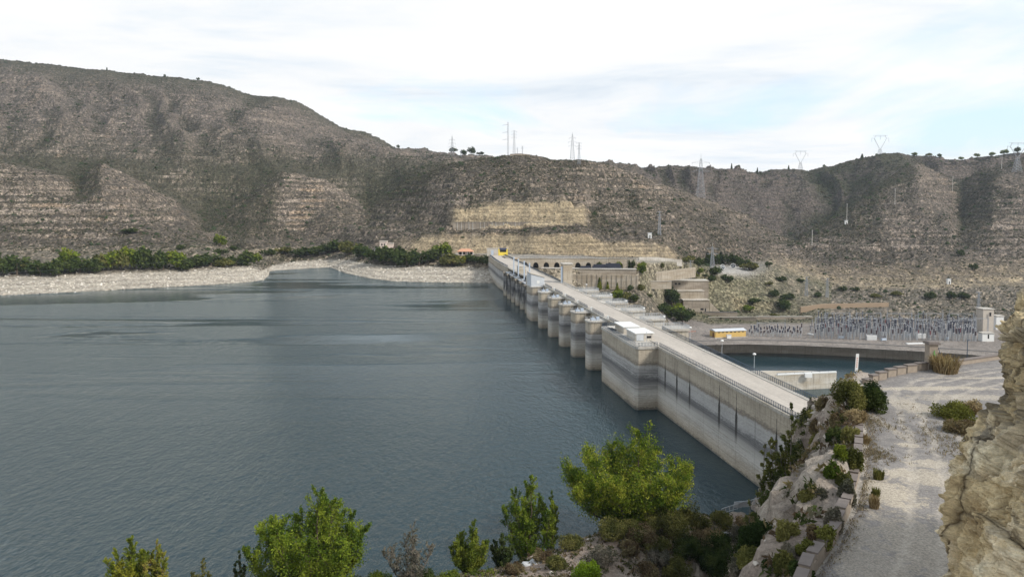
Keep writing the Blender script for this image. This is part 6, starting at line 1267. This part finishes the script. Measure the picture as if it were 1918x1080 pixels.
# loose stones
def stones(name, P_, S_, pal, label):
    c = np.array(pal)[rg.integers(0, len(pal), len(P_))] * (0.7 + 0.6 * rg.random((len(P_), 1))); return tag(scatter(name, P_, S_, c, M_STONE), label, 'stones', kind='stuff')
g = G('loose_stone'); M_STONE = g.out(g.mix(0.5, g.attr('Col')['Color'], g.ramp(g.noise(g.pos(), 4, 4), [(0.3, 0.6), (0.7, 1.4)]), 'MULTIPLY'), 0.95, spec=0.15)
wb_ = (beach * np.clip(area, 0, 50)).ravel(); wb_ /= wb_.sum(); ib = rg.choice(NR * NC, 9000, p=wb_); S_ = 0.22 + 0.9 * rg.random(9000) ** 6
stones('beach_stones', V[ib] + (0, 0, -0.1), S_, [(0.50, 0.46, 0.39), (0.42, 0.38, 0.33), (0.56, 0.52, 0.46)], 'pale loose stones strewn over the bare drawdown shore')
wn_ = ((GM > 0.8) * (NV[..., 2] > 2.2) * (GY < 158) * (0.3 + st_)).ravel(); wn_ = wn_ / wn_.sum(); ib = rg.choice(GX.size, 5000, p=wn_); S_ = 0.07 + 0.55 * rg.random(5000) ** 7
stones('bank_stones', NV.reshape(-1, 3)[ib], S_, [(0.44, 0.39, 0.33), (0.30, 0.26, 0.22), (0.54, 0.49, 0.42)], 'loose stones and rubble on the near bank')
q = pz(1545, 735, 44.5); nP = 420; a_ = rg.random(nP) * 6.28; r_ = 2.4 * np.sqrt(rg.random(nP)); Px = q[0] + r_ * np.cos(a_) * 1.1; Py = q[1] + r_ * np.sin(a_); Pz_ = np.array([G_at(x, y) for x, y in zip(Px, Py)]) + np.clip(2.2 * (1 - (r_ / 2.4) ** 2), 0, 3) * rg.random(nP)
b_ = scatter('stone_heap', np.stack([Px, Py, Pz_], -1), 0.18 + 0.2 * rg.random(nP), np.array([(0.16, 0.10, 0.075), (0.24, 0.17, 0.12), (0.34, 0.27, 0.21)])[rg.integers(0, 3, nP)], M_STONE); tag(b_, 'heap of broken reddish-brown stones at the tip of the promontory', 'stone heap', kind='stuff')
# pale boulders at the bank
for i, (px, py, s_, lab) in enumerate([(1010, 1052, 1.1, 'pale flat boulder at the foot of the slender upright tree'), (990, 1058, 0.8, 'smaller pale boulder left of the flat one'), (1362, 1000, 0.7, 'whitish stone on the path below the waterside railing')]):
    l = near_hit(px, py); bv, bt = blob_verts(); rgb = np.random.default_rng(i); vv = bv * (1 + 0.25 * rgb.random((len(bv), 1))) * (s_ * 1.5, s_, s_ * 0.8); o = np_mesh('boulder', vv, bt, M_STONE, smooth=False, cols=np.full((len(bv), 3), 0.5)); o.location = (l[0], l[1], l[2] - 0.1); tag(o, lab, 'boulder')

# ---- far bushes and trees: prototypes, copied
far_protos = {}
def far_proto(key, pal, shape):
    rg = np.random.default_rng(len(far_protos) + 5); n = 620
    if shape == 'cone': z = rg.random(n) ** 1.3; a = rg.random(n) * 6.28; r = 0.30 * (1 - z) ** 0.8 * np.sqrt(rg.random(n)) + 0.02; P_ = np.stack([r * np.cos(a), r * np.sin(a), z], -1)
    else:
        P_ = []
        for k in range(7):
            a = rg.random() * 6.28; c = np.array([0.28 * math.cos(a) * rg.random() ** 0.5, 0.28 * math.sin(a), 0.35 + 0.32 * rg.random()]); d = rg.normal(size=(n // 7, 3)); d /= np.linalg.norm(d, axis=1, keepdims=True); P_.append(c + d * (0.4 + 0.6 * rg.random((n // 7, 1))) * (0.27, 0.27, 0.32))
        P_ = np.concatenate(P_); P_[:, 2] = np.clip(P_[:, 2], 0, 2)
    V_, Q_ = leaf_quads(P_, 0.12, rg, 0.3, 1.3); me_o = np_mesh('crown', V_, Q_, M_LEAF, smooth=False, cols=leaf_cols(P_ * 6, pal, rg, 0.35))
    mb = MB(); mb.tube((0, 0, -0.15), (0.02, 0, 0.5), 0.035, 0.02, 5); mb.tube((0, 0, 0.2), (0.15, 0.05, 0.55), 0.02, 0.01, 4); mb.tube((0, 0, 0.2), (-0.15, -0.05, 0.55), 0.02, 0.01, 4); tr = build('trunk', mb, M_BARK)
    far_protos[key] = (me_o.data, tr.data); bpy.data.objects.remove(me_o); bpy.data.objects.remove(tr)
far_proto('dark', DG, 'round'); far_proto('green', MG, 'round'); far_proto('olive', OL, 'round'); far_proto('yellow', AUT, 'round'); far_proto('cone', DG, 'cone'); far_proto('ycone', BG, 'cone')
WORD = {'dark': 'dark green', 'green': 'mid-green', 'olive': 'olive', 'yellow': 'yellowish', 'cone': 'dark conical', 'ycone': 'light green conical'}
def far_plant(key, px, base, hpx, wpx, label, name='bush', group=None, D=None):
    loc = on_hill(px, base) if D is None else pd(px, base, D); s_ = loc[1] / F0; r_ = random.Random(px * 31 + base)
    e = empty(name, (loc[0], loc[1], loc[2] - 0.2), r_.random() * 6.28, label=label, cat='tree' if 'tree' in name else 'bush', group=group)
    for nm, d in zip(('crown', 'trunk'), far_protos[key]): o = bpy.data.objects.new(nm, d); COL.objects.link(o); o.parent = e
    e.scale = (wpx * s_ * 1.3, wpx * s_ * 1.3, hpx * s_ * 1.15); return e
NUM = ['first', 'second', 'third', 'fourth', 'fifth', 'sixth', 'seventh', 'eighth', 'ninth', 'tenth', 'eleventh', 'twelfth', 'thirteenth', 'fourteenth', 'fifteenth', 'sixteenth', 'seventeenth', 'eighteenth', 'nineteenth', 'twentieth', 'twenty-first', 'twenty-second', 'twenty-third', 'twenty-fourth', 'twenty-fifth', 'twenty-sixth', 'twenty-seventh', 'twenty-eighth', 'twenty-ninth', 'thirtieth']
shoreL = [(8, 518, 40, 44, 'dark'), (32, 516, 36, 40, 'dark'), (52, 514, 22, 34, 'olive'), (76, 518, 28, 40, 'dark'), (100, 516, 30, 36, 'dark'), (118, 512, 28, 34, 'olive'), (132, 510, 42, 32, 'green'), (150, 512, 28, 36, 'dark'), (172, 512, 26, 34, 'dark'), (192, 508, 32, 30, 'olive'), (208, 508, 34, 32, 'green'), (228, 508, 38, 30, 'olive'), (246, 506, 40, 32, 'green'), (268, 506, 42, 36, 'dark'), (288, 506, 34, 34, 'dark'), (306, 506, 36, 30, 'dark'), (332, 506, 32, 38, 'green'), (352, 506, 22, 28, 'dark'), (372, 500, 22, 34, 'dark'), (396, 500, 24, 34, 'dark'), (418, 500, 18, 30, 'olive'), (442, 500, 20, 26, 'dark'), (464, 500, 30, 34, 'dark'), (478, 494, 18, 20, 'green')]
for i, (px, b_, h, w_, k) in enumerate(shoreL): far_plant(k, px, b_, h, w_, f'{WORD[k]} bush in the row on the left shore, {NUM[i]} from the left', group='bushes in a row on the left shore')
shoreR = [(500, 478, 12, 22, 'dark'), (530, 476, 14, 26, 'olive'), (562, 480, 16, 34, 'dark'), (590, 477, 15, 30, 'dark'), (615, 474, 16, 32, 'dark'), (636, 472, 22, 34, 'dark'), (655, 476, 24, 34, 'olive'), (678, 484, 26, 36, 'dark'), (700, 490, 26, 32, 'dark'), (722, 492, 30, 44, 'dark'), (742, 498, 34, 36, 'dark'), (762, 500, 28, 36, 'dark'), (785, 498, 30, 36, 'dark'), (812, 488, 22, 34, 'dark'), (826, 484, 28, 32, 'green'), (845, 498, 22, 36, 'olive'), (862, 496, 16, 18, 'yellow'), (880, 492, 16, 26, 'dark'), (904, 494, 16, 30, 'dark'), (918, 490, 14, 18, 'dark')]
for i, (px, b_, h, w_, k) in enumerate(shoreR): far_plant(k, px, b_, h, w_, f'{WORD[k]} bush on the far bank left of the dam, {NUM[i]} from the left', group='bushes on the far bank left of the dam')
terr_ = [(1122, 506, 16, 13, 'dark', 534), (1160, 506, 16, 13, 'green', 0), (1182, 504, 20, 13, 'dark', 0), (1201, 519, 26, 18, 'green', 0), (1123, 541, 18, 12, 'ycone', 0), (1138, 541, 12, 9, 'ycone', 0), (1156, 543, 12, 9, 'ycone', 0), (1200, 545, 14, 14, 'olive', 0), (1155, 564, 22, 22, 'green', 0), (1172, 566, 18, 18, 'olive', 0), (1182, 549, 12, 12, 'dark', 0), (1186, 570, 14, 20, 'dark', 0), (1216, 558, 8, 10, 'dark', 0), (1238, 524, 10, 20, 'dark', 0), (1252, 540, 16, 16, 'dark', 0), (1245, 560, 12, 20, 'dark', 0), (1258, 572, 34, 30, 'dark', 0), (1240, 586, 18, 26, 'dark', 0), (1262, 602, 30, 34, 'green', 0), (1278, 606, 28, 28, 'dark', 0), (1292, 600, 22, 18, 'dark', 0), (1238, 504, 12, 12, 'olive', 0)]
for i, (px, b_, h, w_, k, dd_) in enumerate(terr_): far_plant(k, px, b_, h, w_, f'{WORD[k]} tree on the terraces downstream of the dam, {NUM[i]} in all from the arches down' if False else f'{WORD[k]} tree on the terraces beyond the dam, at {["the arches", "the wall top", "the wall top corner", "the right end of the wall", "the wall foot, left", "the wall foot, middle", "the wall foot, right", "the small tan wall", "the platform, upper", "the platform, lower", "the stony ground", "the platform edge", "the pale ledge", "the curving wall", "the stepped building roof", "the stepped building side", "the stepped building foot", "the near platform, upper", "the near platform, biggest", "the retaining wall end", "the metal stair", "the pylon"][i]}', name='tree', group='trees around the terraces', D=(630 if i < 3 else None))
plz = [(1290, 497, 14, 20, 'olive'), (1312, 500, 18, 20, 'dark'), (1325, 498, 22, 18, 'cone'), (1338, 498, 24, 18, 'dark'), (1350, 496, 20, 18, 'cone'), (1364, 496, 20, 20, 'dark'), (1380, 498, 18, 18, 'dark'), (1394, 500, 16, 20, 'dark'), (1404, 506, 16, 28, 'olive'), (1343, 516, 16, 26, 'dark'), (1330, 528, 12, 18, 'dark'), (1362, 533, 14, 20, 'dark'), (1310, 512, 10, 18, 'green'), (1296, 522, 10, 20, 'olive'), (1318, 520, 8, 14, 'dark'), (1440, 500, 9, 10, 'dark'), (1462, 528, 10, 16, 'dark')]
for i, (px, b_, h, w_, k) in enumerate(plz): far_plant(k, px, b_, h, w_, f'{WORD[k]} tree in the grove by the pale plaza, {NUM[i]} counting from back left', name='tree', group='grove around the plaza')
slo = [(1415, 568, 10, 20, 'dark'), (1448, 562, 14, 16, 'dark'), (1466, 584, 24, 28, 'dark'), (1474, 566, 12, 20, 'dark'), (1452, 595, 8, 14, 'olive'), (1400, 582, 10, 22, 'green'), (1530, 557, 10, 14, 'dark'), (1578, 545, 10, 14, 'dark'), (1600, 546, 8, 14, 'dark'), (1680, 553, 8, 18, 'olive'), (1742, 560, 14, 20, 'dark'), (1782, 560, 14, 16, 'dark'), (1805, 562, 12, 20, 'dark'), (1440, 540, 8, 12, 'olive'), (1500, 530, 8, 12, 'dark'), (1640, 557, 7, 16, 'olive'), (1822, 508, 12, 12, 'dark'), (1798, 480, 12, 12, 'dark'), (413, 462, 22, 20, 'green'), (437, 470, 10, 14, 'dark'), (415, 478, 12, 20, 'dark'), (242, 437, 8, 26, 'dark'), (340, 468, 10, 14, 'dark')]
for i, (px, b_, h, w_, k) in enumerate(slo): far_plant(k, px, b_, h, w_, f'lone {WORD[k]} bush on open slope, {NUM[i]} counted outwards from the switchyard', group='lone bushes on the slopes')
sky_ = [(1370, 323, 9, 5, 'cone'), (1417, 322, 8, 5, 'cone'), (1476, 318, 7, 5, 'cone'), (882, 305, 14, 12, 'dark'), (866, 308, 10, 14, 'dark'), (850, 310, 9, 14, 'dark'), (898, 302, 6, 12, 'dark'), (200, 139, 5, 4, 'cone'), (307, 150, 5, 4, 'dark'), (370, 153, 5, 5, 'dark'), (744, 286, 6, 6, 'dark'), (1614, 304, 7, 8, 'cone'), (1712, 293, 6, 10, 'green'), (1740, 295, 6, 10, 'olive'), (1758, 299, 7, 9, 'dark'), (1800, 301, 6, 9, 'green'), (1830, 299, 7, 10, 'green'), (1856, 297, 7, 10, 'green'), (1880, 294, 9, 12, 'green'), (1905, 291, 10, 12, 'dark')]
slab_ = ['the saddle, tallest', 'the saddle, middle', 'the saddle, right', 'the notch left of the summit, biggest', 'the notch left of the summit', 'the notch below the leftmost pylon', 'the notch nearest the summit', 'the left ridge, leftmost', 'the left ridge, middle', 'the left ridge, rightmost', 'the end of the left ridge', 'the shoulder left of the cat-head pylon', 'the crest right of the cat-head pylon', 'the crest, olive patch', 'the dip in the right crest', 'the dip, right side', 'the far right crest, first', 'the far right crest, second', 'the far right crest, third', 'the far right crest, last']
for i, (px, b_, h, w_, k) in enumerate(sky_): 
    j = int(np.clip(np.searchsorted(al, ray(px, b_)[0] / ray(px, b_)[1]), 1, NC - 1)); cz = (Ht[:, j] - CAMZ) / Dg[:, j]; ii_ = int(np.argmax(cz)); D_ = float(Dg[ii_, j]); s_ = D_ / F0
    e = far_plant(k, px, b_, h, w_, f'{WORD[k]} tree, skyline at {slab_[i]}', name='tree', group='trees along the skyline', D=D_); e.location = (al[j] * D_, D_, float(Ht[ii_, j]) - 0.3)
# ---- the person by the water
def person(loc, rz, label):
    e = empty('person', loc, rz, label=label, cat='person')
    J = {'pel': (0, 0, .95), 'wst': (0, 0, 1.12), 'chs': (0, 0, 1.36), 'nk': (0, 0, 1.50), 'hd': (0, .01, 1.60), 'tp': (0, .01, 1.72)}
    for s, n in ((-1, 'l'), (1, 'r')): J.update({n + 'hp': (s * .10, 0, .90), n + 'kn': (s * .12, .02, .50), n + 'an': (s * .13, 0, .09), n + 'toe': (s * .14, .15, .04), n + 'sh': (s * .19, 0, 1.42), n + 'el': (s * .26, .02, 1.14), n + 'wr': (s * .20, .18, .98), n + 'pm': (s * .18, .24, .97)})
    Ed = [('pel', 'wst'), ('wst', 'chs'), ('chs', 'nk'), ('nk', 'hd'), ('hd', 'tp')]
    for n in 'lr': Ed += [('pel', n + 'hp'), (n + 'hp', n + 'kn'), (n + 'kn', n + 'an'), (n + 'an', n + 'toe'), ('chs', n + 'sh'), (n + 'sh', n + 'el'), (n + 'el', n + 'wr'), (n + 'wr', n + 'pm')]
    rad = {'pel': .15, 'wst': .13, 'chs': .16, 'nk': .06, 'hd': .095, 'tp': .07}; rr = {'hp': .09, 'kn': .06, 'an': .045, 'toe': .04, 'sh': .07, 'el': .045, 'wr': .032, 'pm': .035}
    for n in 'lr':
        for k_, v_ in rr.items(): rad[n + k_] = v_
        wr = Vector(J[n + 'wr']); pm = Vector(J[n + 'pm'])
        for f in range(5): nm = f'{n}f{f}'; J[nm] = tuple(pm + Vector(((f - 2) * .018, .05 + .012 * (2 - abs(f - 2)), -.02))); Ed.append((n + 'pm', nm)); rad[nm] = .009
    ks = list(J); me = bpy.data.meshes.new('body'); me.from_pydata([J[k] for k in ks], [(ks.index(a), ks.index(b)) for a, b in Ed], []); o = link('body', me, simple('skin', (0.45, 0.27, 0.19), 0.6), e)
    md = o.modifiers.new('skin', 'SKIN'); sk = me.skin_vertices[0].data
    for i, k in enumerate(ks): sk[i].radius = (rad[k], rad[k] * (0.8 if k in ('pel', 'wst', 'chs') else 1)); sk[i].use_root = (k == 'pel')
    o.modifiers.new('sub', 'SUBSURF').levels = 1; o.modifiers['sub'].render_levels = 2
    sh = simple('light_shirt', (0.72, 0.72, 0.74), 0.9); mb = MB(); mb.lathe([(.19, .98), (.185, 1.1), (.20, 1.3), (.19, 1.42), (.10, 1.50), (.075, 1.52)], n=14)
    for s in (-1, 1): mb.tube((s * .17, 0, 1.43), (s * .25, .02, 1.18), .088, .07, 8)
    build('shirt', mb, sh, e, smooth=True); mb = MB(); mb.lathe([(.17, .82), (.19, .95), (.175, 1.04)], n=14)
    for s in (-1, 1): mb.tube((s * .10, 0, .92), (s * .12, .02, .5), .105, .08, 8); mb.tube((s * .12, .02, .5), (s * .13, 0, .1), .08, .07, 8)
    build('trousers', mb, simple('dark_trousers', (0.05, 0.055, 0.08)), e, smooth=True); mb = MB(); mb.lathe([(.105, 1.60), (.12, 1.68), (.105, 1.76), (.05, 1.80), (0, 1.81)], (0, -.01, 0), 12); build('hair', mb, simple('dark_hair', (0.02, 0.018, 0.02)), e, smooth=True); return e
q = near_loc(338, 119.5); person((q[0], q[1], q[2] + 0.2), 2.6, 'person in a light shirt and dark hair standing at the water, bottom left')
# ---- faint air between here and the far ridges
g = G('air'); pv = g.n('ShaderNodeVolumePrincipled', {'Color': (0.80, 0.88, 1.0), 'Density': HAZE, 'Anisotropy': 0.2}); o_ = g.n('ShaderNodeOutputMaterial'); g.t.links.new(pv.outputs[0], o_.inputs['Volume'])
if HAZE > 0:
    mb = MB(); mb.box(-2400, 2400, -260, 2700, -46, 430); hz = build('haze', mb, g.m); tag(hz, kind='stuff')
